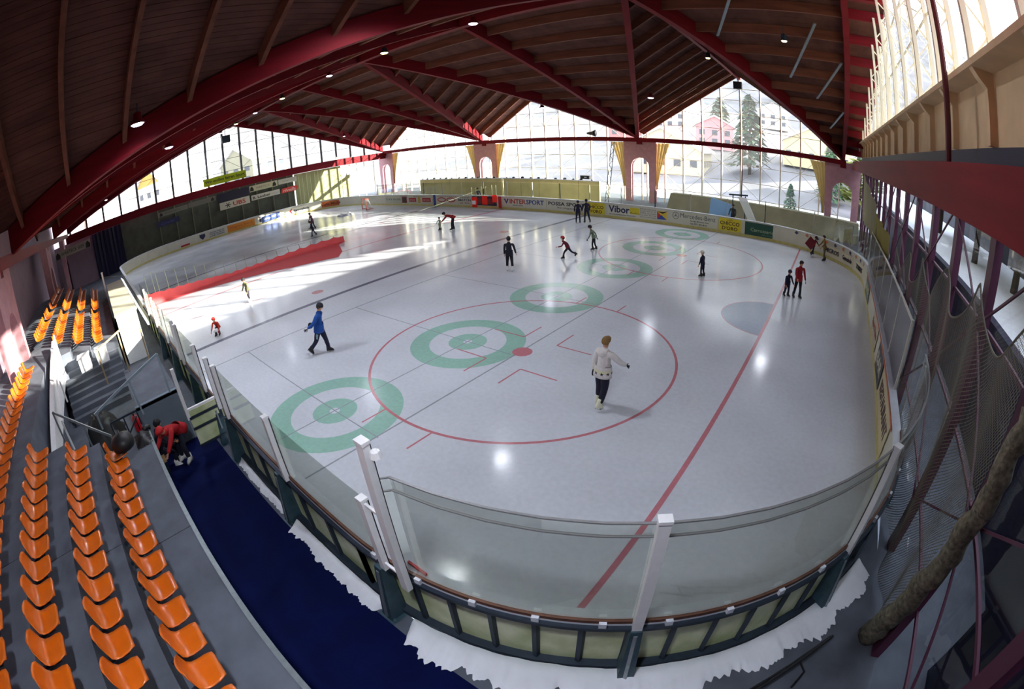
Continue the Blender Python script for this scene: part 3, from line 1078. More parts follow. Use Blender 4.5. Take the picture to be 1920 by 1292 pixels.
def tree(name, x, y, h, r, label, rgb, kind='conifer', group=None, z0=None):
    z = hz(x, y) if z0 is None else z0
    t = thing(name, (x, y, z - 0.2), label, 'tree', group)
    MB().tube([(0, 0, 0), (0.05, 0, h * 0.5), (0, 0, h * 0.95)], [r * 0.09, r * 0.06, 0.03], 7).build('trunk', mat('bark', (62, 50, 42), 0.9, var=0.3, scale=5), t)
    mb = MB()
    rr = random.Random(int(x * 31 + y * 17))
    n = 520 if kind == 'conifer' else 420
    for _ in range(n):
        u = rr.random()
        zz = h * (0.10 + 0.9 * u) if kind == 'conifer' else h * (0.3 + 0.7 * u)
        prof = (1 - u) ** 0.8 + 0.03 if kind == 'conifer' else math.sin(math.pi * min(1, 0.12 + u * 0.85)) ** 0.7
        rad = r * prof * (0.35 + 0.65 * math.sqrt(rr.random()))
        a = rr.random() * 6.283
        c = Vector((rad * math.cos(a), rad * math.sin(a), zz))
        s = r * (0.10 + 0.13 * rr.random())
        d = Vector((math.cos(a), math.sin(a), -0.5 if kind == 'conifer' else 0.2)).normalized()
        k = Vector((-math.sin(a), math.cos(a), rr.uniform(-0.4, 0.4)))
        mb.add([c - d * s, c + k * s * 0.7, c + d * s * 1.5, c - k * s * 0.7 + Vector((0, 0, s * 0.3))], [(0, 1, 2), (0, 2, 3)])
    mb.build('foliage', mat('foliage_%d_%d_%d' % rgb, rgb, 0.85, var=0.45, scale=0.8), t)['kind'] = 'stuff'
    return t
tree('conifer', -12.4, 62, 13.5, 3.6, 'big dark green conifer on the slope behind the right-hand gable', (44, 74, 52))
tree('conifer', -3.2, 40, 3.2, 0.9, 'small young conifer standing in the snow beyond the rightmost glass bay', (48, 88, 52))
tree('leafy_bush', 5.6, 42, 7.5, 2.8, 'yellow-green bush seen beside the rightmost pier', (128, 136, 62), 'bush')
tree('conifer', 1.6, 52, 9, 2.2, 'green tree framed by the arch of the rightmost pier', (70, 112, 66))
tree('conifer', -26, 96, 9, 3.4, 'grey-green tree on the snowy slope left of the big conifer', (120, 130, 112))
tree('conifer', 10, 92, 9, 3.2, 'grey-green spruce on the slope at the right edge of the right-hand gable', (106, 122, 104))
for i, (x, y, h, r, rgb, lbl) in enumerate(((10.6, 17.0, 7.0, 2.2, (76, 104, 60), 'dark green tree outside the end windows, farthest of the six'), (10.9, 12.2, 7.4, 2.3, (110, 128, 66), 'moss green tree outside the end windows, second farthest'),
                                      (10.4, 7.0, 7.0, 2.3, (132, 140, 60), 'yellow-green tree outside the end windows, third from the far corner'), (11.0, 2.0, 7.6, 2.3, (88, 110, 62), 'deep green tree outside the end windows, third nearest'),
                                      (10.5, -3.0, 7.0, 2.4, (160, 138, 56), 'yellow tree outside the end windows, second nearest'), (10.8, -8.6, 7.2, 2.4, (110, 124, 60), 'olive green tree outside the end windows, nearest to the stand'))):
    tree("garden_tree", x, y, h, r, lbl, rgb, 'bush', 'trees outside the end windows', 3.0)

def house(x, y, w, d, h, rz, wall, roof, label, eave=None, nwin=3):
    z = hz(x, y) - 0.6
    t = thing('house', (x, y, z), label, 'house', None, rz)
    MB().box((0, 0, h / 2), (w, d, h)).build('wall', mat('wall_%d_%d_%d' % wall, wall, 0.85, var=0.1, scale=0.5), t)
    M = mat('roof_%d_%d_%d' % roof, roof, 0.8)
    rh, o = w * 0.26, 0.5
    for s in (-1, 1):
        mb = MB()
        mb.poly([(0, -d / 2 - o, h + rh), (0, d / 2 + o, h + rh), (s * (w / 2 + o), d / 2 + o, h - 0.2), (s * (w / 2 + o), -d / 2 - o, h - 0.2)], (0, 0, 0.3))
        mb.build('roof_side', M, t)
    for s in (-1, 1):
        MB().poly([(-w / 2, s * d / 2, h), (w / 2, s * d / 2, h), (0, s * d / 2, h + rh)]).build('gable', mat('wall_%d_%d_%d' % (eave or wall), eave or wall, 0.85, var=0.1, scale=0.5), t)
    Mw = mat('dark_pane', (70, 76, 88), 0.3)
    for i in range(nwin):
        for zz in ([h * 0.35, h * 0.72] if h > 4.5 else [h * 0.5]):
            u = -w / 2 + w * (i + 0.5) / nwin
            for s in (-1, 1):
                MB().box((u, s * (d / 2 + 0.02), zz), (w / nwin * 0.42, 0.08, 1.1)).build('house_window', Mw, t)
            v = -d / 2 + d * (i + 0.5) / nwin
            for s in (-1, 1):
                MB().box((s * (w / 2 + 0.02), v, zz), (0.08, d / nwin * 0.4, 1.1)).build('house_window', Mw, t)
    return t
house(-104, 3, 15, 13, 7.5, 0.25, (240, 236, 226), (246, 248, 252), 'white chalet with a snowy roof and ochre eaves beyond the left end windows', (206, 160, 70))
house(-92, -14, 9, 9, 6.0, 0.1, (226, 160, 60), (240, 240, 244), 'orange house with a snowy roof left of the white chalet')
house(-100, -34, 10, 9, 5.0, -0.1, (236, 176, 40), (236, 240, 246), 'yellow-orange house at the far left corner of the left end windows')
house(-112, 26, 14, 11, 6.5, 0.3, (150, 148, 128), (226, 230, 236), 'grey timber barn to the right of the white chalet')
house(-49, 92, 8, 8, 5.5, 0.4, (206, 120, 118), (228, 220, 224), 'rose red house with a gable in the middle far bay')
house(-38, 100, 9, 8, 5.0, -0.2, (214, 196, 196), (232, 226, 230), 'pale pink house right of the rose red one')
house(-24, 84, 8, 7, 5.0, 0.2, (206, 146, 150), (226, 216, 226), 'low rose house at the left foot of the right-hand gable')
house(-16, 122, 9, 8, 5.0, 0.1, (220, 206, 190), (240, 240, 246), 'cream house on the slope under the big conifer')
house(-27, 62, 14, 8, 4.2, 0.05, (214, 200, 170), (238, 236, 236), 'long low cream building beyond the middle far bay', None, 5)
house(-1, 74, 13, 9, 4.4, 0.0, (218, 204, 160), (236, 236, 240), 'long low yellowish building beyond the right-hand far bay', None, 6)
house(6.5, 58, 9, 7, 4.0, -0.15, (176, 172, 166), (240, 240, 244), 'grey shed with a snowy roof beside the young conifer')
nb_ = thing('neighbour_building', (18.4, 12, -0.4), 'dark tall neighbouring building outside the end windows', 'building')
MB().box((0, 0, 5.7), (8, 84, 11.4)).build('wall', mat('slate_wall', (64, 66, 74), 0.85, var=0.2, scale=0.4), nb_)
MB().box((0, 0, 11.42), (8.4, 84.4, 0.1)).build('roof', M_dsteel, nb_)
an = thing('retaining_wall', (7.55, -2, -0.3), 'dark retaining wall of the snowy bank close outside the end windows', 'wall')
MB().box((0, 0, 1.7), (0.35, 64.0, 3.4)).build('wall_face', M_navy, an)
an = thing('annex', (6.6, -18.6, -0.3), 'dark annex wall close outside the nearest end windows', 'building')
MB().box((0, 0, 3.6), (1.3, 12.0, 7.2)).build('wall', M_navy, an)
MB().box((0, 0, 7.25), (1.5, 12.2, 0.16)).build('roof', M_dsteel, an)

# ------------------------------------------------------------------ left end: lining wall, door, windows, sponsor boards
lw = structure('wall_left_lining')
M_net = mat('green_net_cloth', (176, 178, 130), 0.85, var=0.3, scale=0.9, stretch=(1, 3, 0.3), translucent=0.25)
for i in range(12):
    y = 11.1 + 0.62 * i
    MB().poly([(-56.95 + 0.08 * (i % 2), y, 0), (-56.95 + 0.08 * ((i + 1) % 2), y + 0.6, 0), (-56.95 + 0.08 * ((i + 1) % 2), y + 0.6, 5.2), (-56.95 + 0.08 * (i % 2), y, 5.2)], (0.03, 0, 0)).build('curtain_fold', M_net, lw)
for i in range(9):
    y = -8.4 + 2.3 * i
    MB().box2((-57.05, y - 0.06, 0), (-56.9, y + 0.06, 5.2)).build('wall_post', mat('olive_post', (120, 122, 96), 0.7), lw)
door = structure('door_1')
MB().box2((-57.0, 18.6, 0), (-56.85, 19.9, 3.7)).build('door_leaf', mat('olive_door', (150, 148, 92), 0.6), door)
MB().box2((-57.0, 18.5, 3.7), (-56.8, 20.0, 3.95)).build('door_canopy', M_white, door)
wg = structure('window_7')
for a, b in ((20.1, 21.3), (21.35, 22.6), (22.7, 24.3)):
    for z0, z1 in ((0.0, 2.6), (2.65, 5.2)):
        MB().box2((-57.0, a, z0), (-56.98, b, z1)).build('pane', M_glass, wg)
for y in (20.05, 21.32, 22.65, 24.35):
    MB().box2((-57.05, y - 0.04, 0), (-56.93, y + 0.04, 5.2)).build('mullion', M_mullion, wg)

def text_mesh(txt, height, width=None, bold=False, shear=0.0):
    cu = bpy.data.curves.new('lettering', 'FONT')
    cu.body = txt
    cu.size = 1.0
    cu.align_x = 'LEFT'
    cu.extrude = 0.006
    cu.resolution_u = 2
    cu.shear = shear
    if bold:
        cu.offset = 0.022
    tmp = bpy.data.objects.new('tmp', cu)
    me = bpy.data.meshes.new_from_object(tmp)
    bpy.data.objects.remove(tmp)
    bpy.data.curves.remove(cu)
    xs = [v.co.x for v in me.vertices]
    ys = [v.co.y for v in me.vertices]
    x0, x1, y0, y1 = min(xs), max(xs), min(ys), max(ys)
    sy = height / (y1 - y0)
    sx = (width / (x1 - x0)) if width else sy
    for v in me.vertices:
        v.co = ((v.co.x - (x0 + x1) / 2) * sx, (v.co.y - (y0 + y1) / 2) * sy, v.co.z)
    return me
INK = lambda rgb: mat('ink_%d_%d_%d' % rgb, rgb, 0.5)
class Plane:
    """a vertical face: point, direction of reading, outward normal"""
    def __init__(s, p, r, n):
        s.p, s.r, s.n = Vector(p), Vector(r).normalized(), Vector(n).normalized()
    def at(s, u, z, o=0.0):
        q = s.p + s.r * u + s.n * o
        return Vector((q.x, q.y, z))
    def panel(s, name, u0, u1, z0, z1, M, parent, o=0.012, d=0.012, holder=None):
        mb = MB()
        a, b, c, e = s.at(u0, z0, o), s.at(u1, z0, o), s.at(u1, z1, o), s.at(u0, z1, o)
        mb.poly([a, b, c, e], s.n * d)
        return wbuild(mb, name, M, parent)
    def shape(s, name, pts, M, parent, o=0.03, d=0.006):
        mb = MB()
        mb.poly([s.at(u, z, o) for u, z in pts], s.n * d)
        return wbuild(mb, name, M, parent)
    def text(s, txt, u0, u1, z0, z1, rgb, parent, o=0.028, bold=False, shear=0.0):
        me = text_mesh(txt, z1 - z0, u1 - u0, bold, shear)
        c = s.at((u0 + u1) / 2, (z0 + z1) / 2, o)
        L = Vector((0, 0, 0))
        q = parent
        while q is not None:
            L = L + Vector(q.location)
            q = q.parent
        # one object per word: split the glyphs at the wide gaps
        spans = sorted((min(me.vertices[i].co.x for i in p.vertices), max(me.vertices[i].co.x for i in p.vertices)) for p in me.polygons)
        cuts, hi = [], spans[0][1]
        nw = txt.count(' ')
        gaps = []
        for a, b in spans:
            if a > hi:
                gaps.append((a - hi, (a + hi) / 2))
            hi = max(hi, b)
        cuts = sorted(g[1] for g in sorted(gaps)[::-1][:nw])
        words = [MB() for _ in range(len(cuts) + 1)]
        maps = [dict() for _ in words]
        for p in me.polygons:
            m_ = sum(me.vertices[i].co.x for i in p.vertices) / len(p.vertices)
            k = sum(1 for cc in cuts if m_ > cc)
            idx = []
            for i in p.vertices:
                if i not in maps[k]:
                    v = me.vertices[i].co
                    w = c + s.r * v.x + Vector((0, 0, 1)) * v.y + s.n * v.z - L
                    maps[k][i] = len(words[k].v)
                    words[k].v.append(tuple(w))
                idx.append(maps[k][i])
            words[k].f.append(tuple(idx))
            words[k].mi.append(0)
        bpy.data.meshes.remove(me)
        for w in words:
            if w.f:
                w.build('lettering', INK(rgb), parent)
# far boards
FP = Plane((0, YI1 - 0.012, 0), (1, 0, 0), (0, -1, 0))
cream, navy, red, yel = (206, 204, 184), (26, 28, 70), (170, 34, 36), (206, 190, 40)
ad = lambda u0, u1, rgb, z0=0.24, z1=1.10: FP.panel('advert', u0, u1, z0, z1, INK(rgb), fb)
a = ad(-42.4, -39.4, (186, 190, 168)); FP.text('TOMI SAUER', -42.3, -39.5, 0.58, 0.80, (90, 98, 90), a)
a = ad(-39.3, -38.5, (120, 40, 36), 0.28, 1.0); FP.shape('cup_emblem', [(-39.2, 0.35), (-38.65, 0.35), (-38.6, 0.85), (-39.2, 0.85)], INK((60, 26, 26)), a)
a = ad(-38.3, -34.4, (198, 196, 176))
for u0, u1 in ((-38.1, -36.9), (-35.9, -34.6)):
    b = FP.panel('red_label', u0, u1, 0.42, 0.86, INK(red), a, 0.03)
    FP.text('drink', u0 + 0.15, u1 - 0.15, 0.52, 0.74, (206, 160, 150), b, 0.05)
FP.shape('bottle_emblem', [(-36.6, 0.32), (-36.2, 0.32), (-36.2, 0.75), (-36.32, 1.02), (-36.48, 1.02), (-36.6, 0.75)], INK((190, 150, 50)), a)
FP.text('Stolz Weine', -37.3, -35.4, 0.92, 1.04, (80, 80, 70), a)
FP.panel('blue_line_stripe', -34.2, -33.85, 0.05, 1.15, INK((40, 46, 130)), fb)
a = ad(-33.75, -30.75, (204, 196, 178))
for u in (-32.95, -31.65):
    mb = MB()
    pts = [(u + 0.62 * math.cos(2 * math.pi * i / 24), 0.68 + 0.24 * math.sin(2 * math.pi * i / 24)) for i in range(24)]
    ins = [(u + 0.48 * math.cos(2 * math.pi * i / 24), 0.68 + 0.15 * math.sin(2 * math.pi * i / 24)) for i in range(24)]
    for i in range(24):
        j = (i + 1) % 24
        mb.poly([FP.at(pts[i][0], pts[i][1], 0.03), FP.at(pts[j][0], pts[j][1], 0.03), FP.at(ins[j][0], ins[j][1], 0.03), FP.at(ins[i][0], ins[i][1], 0.03)], (0, -0.006, 0))
    wbuild(mb, 'oval_emblem', INK(red), a)
FP.text('CRISTALLO', -33.6, -30.9, 0.96, 1.05, (90, 50, 46), a)
a = ad(-30.7, -28.9, (198, 196, 178)); FP.text('Hotel', -30.3, -29.2, 0.88, 1.02, (70, 70, 76), a); FP.text('MATCH', -30.6, -29.0, 0.58, 0.80, (44, 40, 50), a, bold=True); FP.text('tel 456', -30.5, -29.2, 0.34, 0.48, (150, 60, 60), a)
a = ad(-28.8, -25.85, (46, 24, 50)); FP.panel('red_label', -28.4, -26.2, 0.4, 0.9, INK((120, 30, 34)), a, 0.03)
FP.panel('centre_line_stripe', -25.65, -25.3, 0.05, 1.15, INK((176, 30, 30)), fb)
a = ad(-25.1, -20.5, cream)
FP.text('INTER', -24.35, -22.6, 0.55, 0.95, (168, 36, 36), a, bold=True); FP.text('SPORT', -22.55, -20.75, 0.55, 0.95, (30, 60, 130), a, bold=True)
FP.text('MONTANA', -24.0, -22.9, 0.34, 0.46, (60, 56, 90), a)
FP.shape('arrow_emblem', [(-25.0, 0.95), (-24.82, 0.95), (-24.72, 0.7), (-24.62, 0.95), (-24.45, 0.95), (-24.7, 0.5)], INK((36, 50, 130)), a)
a = ad(-20.45, -16.8, cream); FP.text('POSSA SPORT', -20.3, -16.9, 0.62, 0.92, (40, 40, 56), a, bold=True); FP.text('Kirchgasse', -19.4, -17.6, 0.34, 0.52, (70, 66, 90), a)
def chicco(u0, u1):
    a = ad(u0, u1, (214, 196, 32), 0.22, 1.08)
    w = u1 - u0
    FP.text('caffe', u0 + w * 0.36, u1 - w * 0.36, 0.93, 1.03, (130, 80, 20), a)
    FP.text('CHICCO', u0 + w * 0.06, u1 - w * 0.06, 0.62, 0.88, (60, 34, 22), a, bold=True)
    FP.text("D'ORO", u0 + w * 0.16, u1 - w * 0.14, 0.28, 0.54, (60, 34, 22), a, bold=True)
chicco(-16.75, -15.1)
chicco(-6.05, -4.42)
a = ad(-14.85, -9.9, cream)
FP.text('Vibor', -14.75, -12.98, 0.48, 1.02, (22, 30, 78), a, bold=True)
FP.text('alle Ihre Innenausbau Wuensche', -14.7, -12.5, 0.30, 0.40, (70, 66, 80), a)
b = FP.panel('yellow_square', -12.95, -12.2, 0.48, 0.98, INK((212, 196, 40)), a, 0.03); FP.text('Boden', -12.9, -12.25, 0.52, 0.64, (110, 96, 30), b, 0.05)
for i, l in enumerate(('3954 Leukerbad', 'Tel 027 470 17 52', '3952 Susten', 'Fax 027 473 34', 'Teppiche und Parkett')):
    FP.text(l, -12.15, -10.85, 0.92 - 0.15 * i, 1.01 - 0.15 * i, (96, 94, 98), a)
FP.shape('emblem_yellow', [(-10.75, 0.35), (-10.0, 0.35), (-10.0, 0.95), (-10.75, 0.95)], INK((220, 190, 50)), a, 0.03, 0.004)
FP.shape('emblem_red', [(-10.75, 0.35), (-10.75, 0.9), (-10.45, 0.65)], INK((196, 44, 40)), a, 0.036, 0.004)
FP.shape('emblem_blue', [(-10.75, 0.35), (-10.0, 0.35), (-10.42, 0.68)], INK((34, 66, 150)), a, 0.042, 0.004)
FP.shape('emblem_black', [(-10.8, 0.92), (-10.3, 0.78), (-9.9, 1.0), (-10.3, 0.9)], INK((30, 26, 30)), a, 0.046, 0.004)
a = ad(-9.7, -6.15, cream)
mb = MB()
cx, cz = -9.3, 0.78
for i in range(24):
    t0, t1 = 2 * math.pi * i / 24, 2 * math.pi * (i + 1) / 24
    mb.poly([FP.at(cx + r * math.cos(t), cz + r * math.sin(t), 0.03) for r, t in ((0.26, t0), (0.26, t1), (0.225, t1), (0.225, t0))], (0, -0.006, 0))
for k in range(3):
    t = math.pi / 2 + k * 2 * math.pi / 3
    mb.poly([FP.at(cx, cz, 0.03), FP.at(cx + 0.04 * math.cos(t + 1.05), cz + 0.04 * math.sin(t + 1.05), 0.03), FP.at(cx + 0.23 * math.cos(t), cz + 0.23 * math.sin(t), 0.03), FP.at(cx + 0.04 * math.cos(t - 1.05), cz + 0.04 * math.sin(t - 1.05), 0.03)], (0, -0.006, 0))
wbuild(mb, 'star_emblem', INK((96, 100, 108)), a)
FP.text('Mercedes-Benz', -8.95, -6.3, 0.68, 1.0, (84, 86, 96), a)
FP.text('Garage Montana Sion', -8.2, -6.8, 0.46, 0.57, (50, 48, 56), a, bold=True); FP.text('Tel. 027 / 455 48 27', -8.2, -6.9, 0.28, 0.39, (50, 48, 56), a, bold=True)
a = ad(-4.12, -0.22, (22, 74, 58), 0.2, 1.08)
FP.text('Carrosserie Loetscher', -3.7, -0.5, 0.48, 0.72, (170, 190, 150), a); FP.text('Susten', -1.5, -0.55, 0.80, 1.0, (170, 190, 150), a, bold=True)
FP.text('Abschleppdienst 24h', -2.9, -1.0, 0.28, 0.38, (110, 150, 120), a)
FP.panel('goal_line_stripe', -0.05, 0.07, 0.02, 1.14, INK((176, 70, 66)), fb, 0.01)
# corner boards: little orange and blue diamonds under the cap and dark lettering
for i, ang in enumerate(range(70, 2, -7)):
    q = arc_pts(XA, YB, ang, ang + 1, 1)[0]
    pl = Plane((q[0], q[1], 0), (q[3], -q[2], 0), (-q[2], -q[3], 0))
    pl.shape('diamond', [(-0.16, 1.0), (0, 0.88), (0.16, 1.0), (0, 1.12)], INK((196, 120, 76) if i % 2 else (48, 50, 96)), fb, 0.02)
for ang, w, txt in ((44, 1.6, 'MIGROS'), (30, 1.4, 'Gemeinde'), (14, 1.5, 'TOURISMUS')):
    q = arc_pts(XA, YB, ang, ang + 1, 1)[0]
    pl = Plane((q[0], q[1], 0), (q[3], -q[2], 0), (-q[2], -q[3], 0))
    a = pl.panel('advert', -w / 2, w / 2, 0.26, 0.84, INK((214, 206, 178)), fb, 0.03)
    pl.text(txt, -w / 2 + 0.12, w / 2 - 0.12, 0.42, 0.70, (50, 44, 60), a, 0.06, bold=True)
RP = Plane((XI1 - 0.012, 0, 0), (0, -1, 0), (-1, 0, 0))
for u0, u1, rgb, txt, ink in ((-6.5, -4.2, (70, 96, 84), 'GARAGE', (200, 200, 170)), (-1.0, 1.4, (186, 176, 150), 'Sport Haus', (150, 60, 50)), (2.4, 4.2, (40, 40, 48), 'BAR', (200, 196, 180)), (4.5, 7.6, (200, 190, 150), 'RESTAURANT', (80, 60, 60))):
    a = RP.panel('advert', u0, u1, 0.26, 1.06, INK(rgb), rb)
    RP.text(txt, u0 + 0.2, u1 - 0.2, 0.5, 0.85, ink, a, bold=True)
RP.panel('orange_stripe', -7.0, 7.8, 1.06, 1.13, INK((190, 100, 60)), rb)

# left end boards
LP = Plane((XI0 + 0.012, 0, 0), (0, 1, 0), (1, 0, 0))
la = lambda u0, u1, rgb, z0=0.24, z1=1.0: LP.panel('advert', u0, u1, z0, z1, INK(rgb), lb)
a = la(-6.6, -5.3, (206, 200, 190)); LP.panel('red_label', -6.55, -5.35, 0.24, 0.45, INK(red), a, 0.03)
a = la(-4.3, -2.9, (200, 200, 180)); LP.shape('shield_emblem', [(-3.95, 0.95), (-3.2, 0.95), (-3.2, 0.6), (-3.57, 0.3), (-3.95, 0.6)], INK(navy), a)
a = la(-2.75, -0.5, (190, 192, 176))
for i in range(3):
    LP.text(('Autohaus Wallis AG', 'Carrosserie', 'Leuk Susten')[i], -2.6, -0.6, 0.74 - 0.2 * i, 0.88 - 0.2 * i, (40, 56, 110), a, bold=True)
a = la(-0.15, 3.65, (206, 128, 22), 0.18, 1.0); LP.text('Migros Bank', 0.2, 3.4, 0.45, 0.8, (170, 90, 16), a)
a = la(4.0, 5.2, (206, 204, 186)); LP.shape('figure_emblem', [(4.3, 0.3), (4.6, 0.3), (4.6, 1.0), (4.3, 1.0)], INK((26, 30, 60)), a); LP.shape('figure_emblem', [(4.75, 0.35), (4.95, 0.35), (4.95, 0.7), (4.75, 0.7)], INK((60, 60, 80)), a)
a = la(5.25, 8.2, (206, 204, 186)); LP.text('Hotel garni Restaurant', 5.4, 8.0, 0.36, 0.48, (96, 96, 96), a)
def arc_ad(a0, a1, rgb, z0, z1, items):
    am = (a0 + a1) / 2
    q = arc_pts(XB, YB, am, am + 1, 1)[0]
    w = math.radians(abs(a1 - a0)) * RC
    pl = Plane((q[0], q[1], 0), (q[3] * 1.0, -q[2] * 1.0, 0), (-q[2], -q[3], 0))
    a = pl.panel('advert', -w / 2, w / 2, z0, z1, INK(rgb), lb, 0.10)
    return pl, a, w
pl, a, w = arc_ad(178, 154, (208, 206, 186), 0.24, 1.0, 0)
pl.text('Kantonalbank', -w / 2 + 0.7, w / 2 - 0.1, 0.48, 0.78, (40, 46, 60), a, 0.14, True)
pl.shape('arrow_emblem', [(-w / 2 + 0.1, 0.6), (-w / 2 + 0.4, 0.9), (-w / 2 + 0.55, 0.9), (-w / 2 + 0.35, 0.6), (-w / 2 + 0.55, 0.3), (-w / 2 + 0.4, 0.3)], INK((200, 40, 50)), a, 0.14)
pl, a, w = arc_ad(148, 114, (176, 92, 30), 0.24, 0.98, 0)
pl.text('Cafe Mokka', -w / 2 + 0.8, w / 2 - 0.3, 0.45, 0.8, (120, 44, 24), a, 0.14, True)
pl.shape('bean_emblem', [(-w / 2 + 0.15, 0.6), (-w / 2 + 0.4, 0.85), (-w / 2 + 0.65, 0.6), (-w / 2 + 0.4, 0.36)], INK((140, 40, 26)), a, 0.14)
pl, a, w = arc_ad(216, 186, (30, 56, 120), 0.24, 0.98, 0)
pl.text('Garage MOTOR', -w / 2 + 0.3, w / 2 - 0.3, 0.45, 0.8, (150, 170, 200), a, 0.14, True)

# sponsor boards on the left end wall (each hangs on the wall: a thing of its own)
def sponsor(u0, u1, z0, z1, rgb, label, x=-56.72):
    t = thing('sponsor_board', (x, (u0 + u1) / 2, z0), label, 'sign', 'sponsor boards on the left end wall')
    P = Plane((x, 0, 0), (0, 1, 0), (1, 0, 0))
    P.panel('board_face', u0, u1, z0, z1, INK(rgb), t, 0.0, 0.05)
    return P, t
P, t = sponsor(-0.1, 4.15, 2.92, 3.84, (206, 202, 180), 'white sponsor board with red bank lettering UBS and a key emblem')
P.text('UBS', 1.75, 3.55, 3.1, 3.64, (186, 60, 44), t, 0.06, True)
for k in range(3):
    an_ = math.radians(60 * k)
    P.shape('key_emblem', [(1.05 + 0.42 * math.cos(an_) - 0.05 * math.sin(an_), 3.37 + 0.34 * math.sin(an_) + 0.05 * math.cos(an_)), (1.05 + 0.42 * math.cos(an_) + 0.05 * math.sin(an_), 3.37 + 0.34 * math.sin(an_) - 0.05 * math.cos(an_)),
                          (1.05 - 0.42 * math.cos(an_) + 0.05 * math.sin(an_), 3.37 - 0.34 * math.sin(an_) - 0.05 * math.cos(an_)), (1.05 - 0.42 * math.cos(an_) - 0.05 * math.sin(an_), 3.37 - 0.34 * math.sin(an_) + 0.05 * math.cos(an_))], INK((60, 62, 60)), t, 0.055 + 0.002 * k)
sponsor(-0.25, 4.2, 3.9, 5.0, (28, 28, 50), 'dark navy blank sponsor board above the bank board')
P, t = sponsor(4.3, 8.4, 4.22, 4.98, (202, 200, 160), 'cream sponsor board with two bird emblems and faded capitals')
P.text('WARTECK', 5.2, 7.3, 4.45, 4.75, (130, 126, 104), t, 0.06)
for u in (4.6, 7.9):
    P.shape('bird_emblem', [(u - 0.28, 4.3), (u + 0.25, 4.3), (u + 0.28, 4.55), (u + 0.05, 4.92), (u - 0.2, 4.7)], INK((34, 34, 26)), t, 0.06)
P, t = sponsor(4.42, 8.6, 3.08, 3.74, (204, 202, 182), 'white sponsor board with black lettering Lauber')
P.text('B. Lauber', 4.6, 7.2, 3.22, 3.56, (40, 40, 46), t, 0.06, True)
P.text('MONTANA', 7.35, 8.5, 3.28, 3.5, (176, 172, 160), t, 0.06)
t = thing('sponsor_board', (-56.72, 10.1, 3.04), 'red flag-shaped sponsor board with white lettering rivella', 'sign', 'sponsor boards on the left end wall')
P = Plane((-56.72, 0, 0), (0, 1, 0), (1, 0, 0))
P.shape('board_face', [(8.8, 3.04), (11.0, 3.08), (11.45, 3.45), (11.2, 3.74), (8.95, 3.68)], INK((206, 60, 48)), t, 0.0, 0.05)
P.text('rivella', 9.05, 11.0, 3.16, 3.58, (226, 180, 166), t, 0.06, True, 0.3)
P, t = sponsor(8.55, 11.3, 4.3, 4.95, (196, 198, 176), 'pale sponsor board with faint grey lettering near the net curtain')
P.text('Garage Elite', 9.1, 11.0, 4.5, 4.75, (150, 152, 140), t, 0.06)
P, t = sponsor(-5.7 - 3.1, -5.7, 3.2, 3.85, (34, 38, 84), 'narrow navy sponsor board with pale blue lettering')
P.text('Credit', -8.2, -6.4, 3.4, 3.66, (80, 90, 140), t, 0.06)
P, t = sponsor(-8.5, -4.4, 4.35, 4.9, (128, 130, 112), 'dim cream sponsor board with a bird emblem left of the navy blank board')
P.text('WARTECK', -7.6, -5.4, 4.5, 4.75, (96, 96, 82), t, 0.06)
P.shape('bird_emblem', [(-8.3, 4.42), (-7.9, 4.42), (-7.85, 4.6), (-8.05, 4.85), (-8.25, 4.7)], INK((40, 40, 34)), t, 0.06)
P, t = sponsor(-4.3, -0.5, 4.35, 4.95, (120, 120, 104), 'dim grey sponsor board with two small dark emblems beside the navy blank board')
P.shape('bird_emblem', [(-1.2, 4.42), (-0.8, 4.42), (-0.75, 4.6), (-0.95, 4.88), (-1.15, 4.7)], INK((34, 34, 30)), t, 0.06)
P, t = sponsor(-22.7, -17.9, 4.1, 4.95, (170, 160, 140), 'cream banner with dark capitals and an emblem at each end on the mauve wall', -54.1)
P.text('WARTECK BIER', -21.9, -18.7, 4.32, 4.68, (60, 56, 60), t, 0.06)
for u in (-22.35, -18.25):
    P.shape('bird_emblem', [(u - 0.3, 4.12), (u + 0.3, 4.12), (u + 0.32, 4.5), (u, 4.86), (u - 0.28, 4.6)], INK((30, 26, 26)), t, 0.06)
t = thing('fan_banner', (-56.8, 1.1, 6.45), 'yellow-green cloth banner reading Wir wollen fairen Sport above the red tie beam', 'banner')
P = Plane((-56.8, 0, 0), (0, 1, 0), (1, 0, 0))
P.panel('banner_cloth', -1.9, 4.1, 6.3, 7.25, mat('lime_cloth', (176, 190, 40), 0.8, translucent=0.3), t, 0.0, 0.03)
P.text('Wir wollen fairen Sport', -1.7, 3.9, 6.52, 7.02, (34, 52, 20), t, 0.04, True)
MB().box2((XGL - 0.1, -26, 0), (XGL + 0.3, -14.4, 5.3)).build('wall_face', M_wall, wl)
dc = thing('dark_curtain', (-56.6, -15.6, 0), 'dark navy curtain hanging in the corner beside the mauve wall', 'curtain')
mb = MB()
n = 24
mb.add([(0.1 * math.sin(i * 1.9), -2.0 + 4.0 * i / n, z) for z in (0, 5.2) for i in range(n + 1)], [(i, i + 1, i + n + 2, i + n + 1) for i in range(n)])
mb.build('curtain_cloth', M_navy, dc)

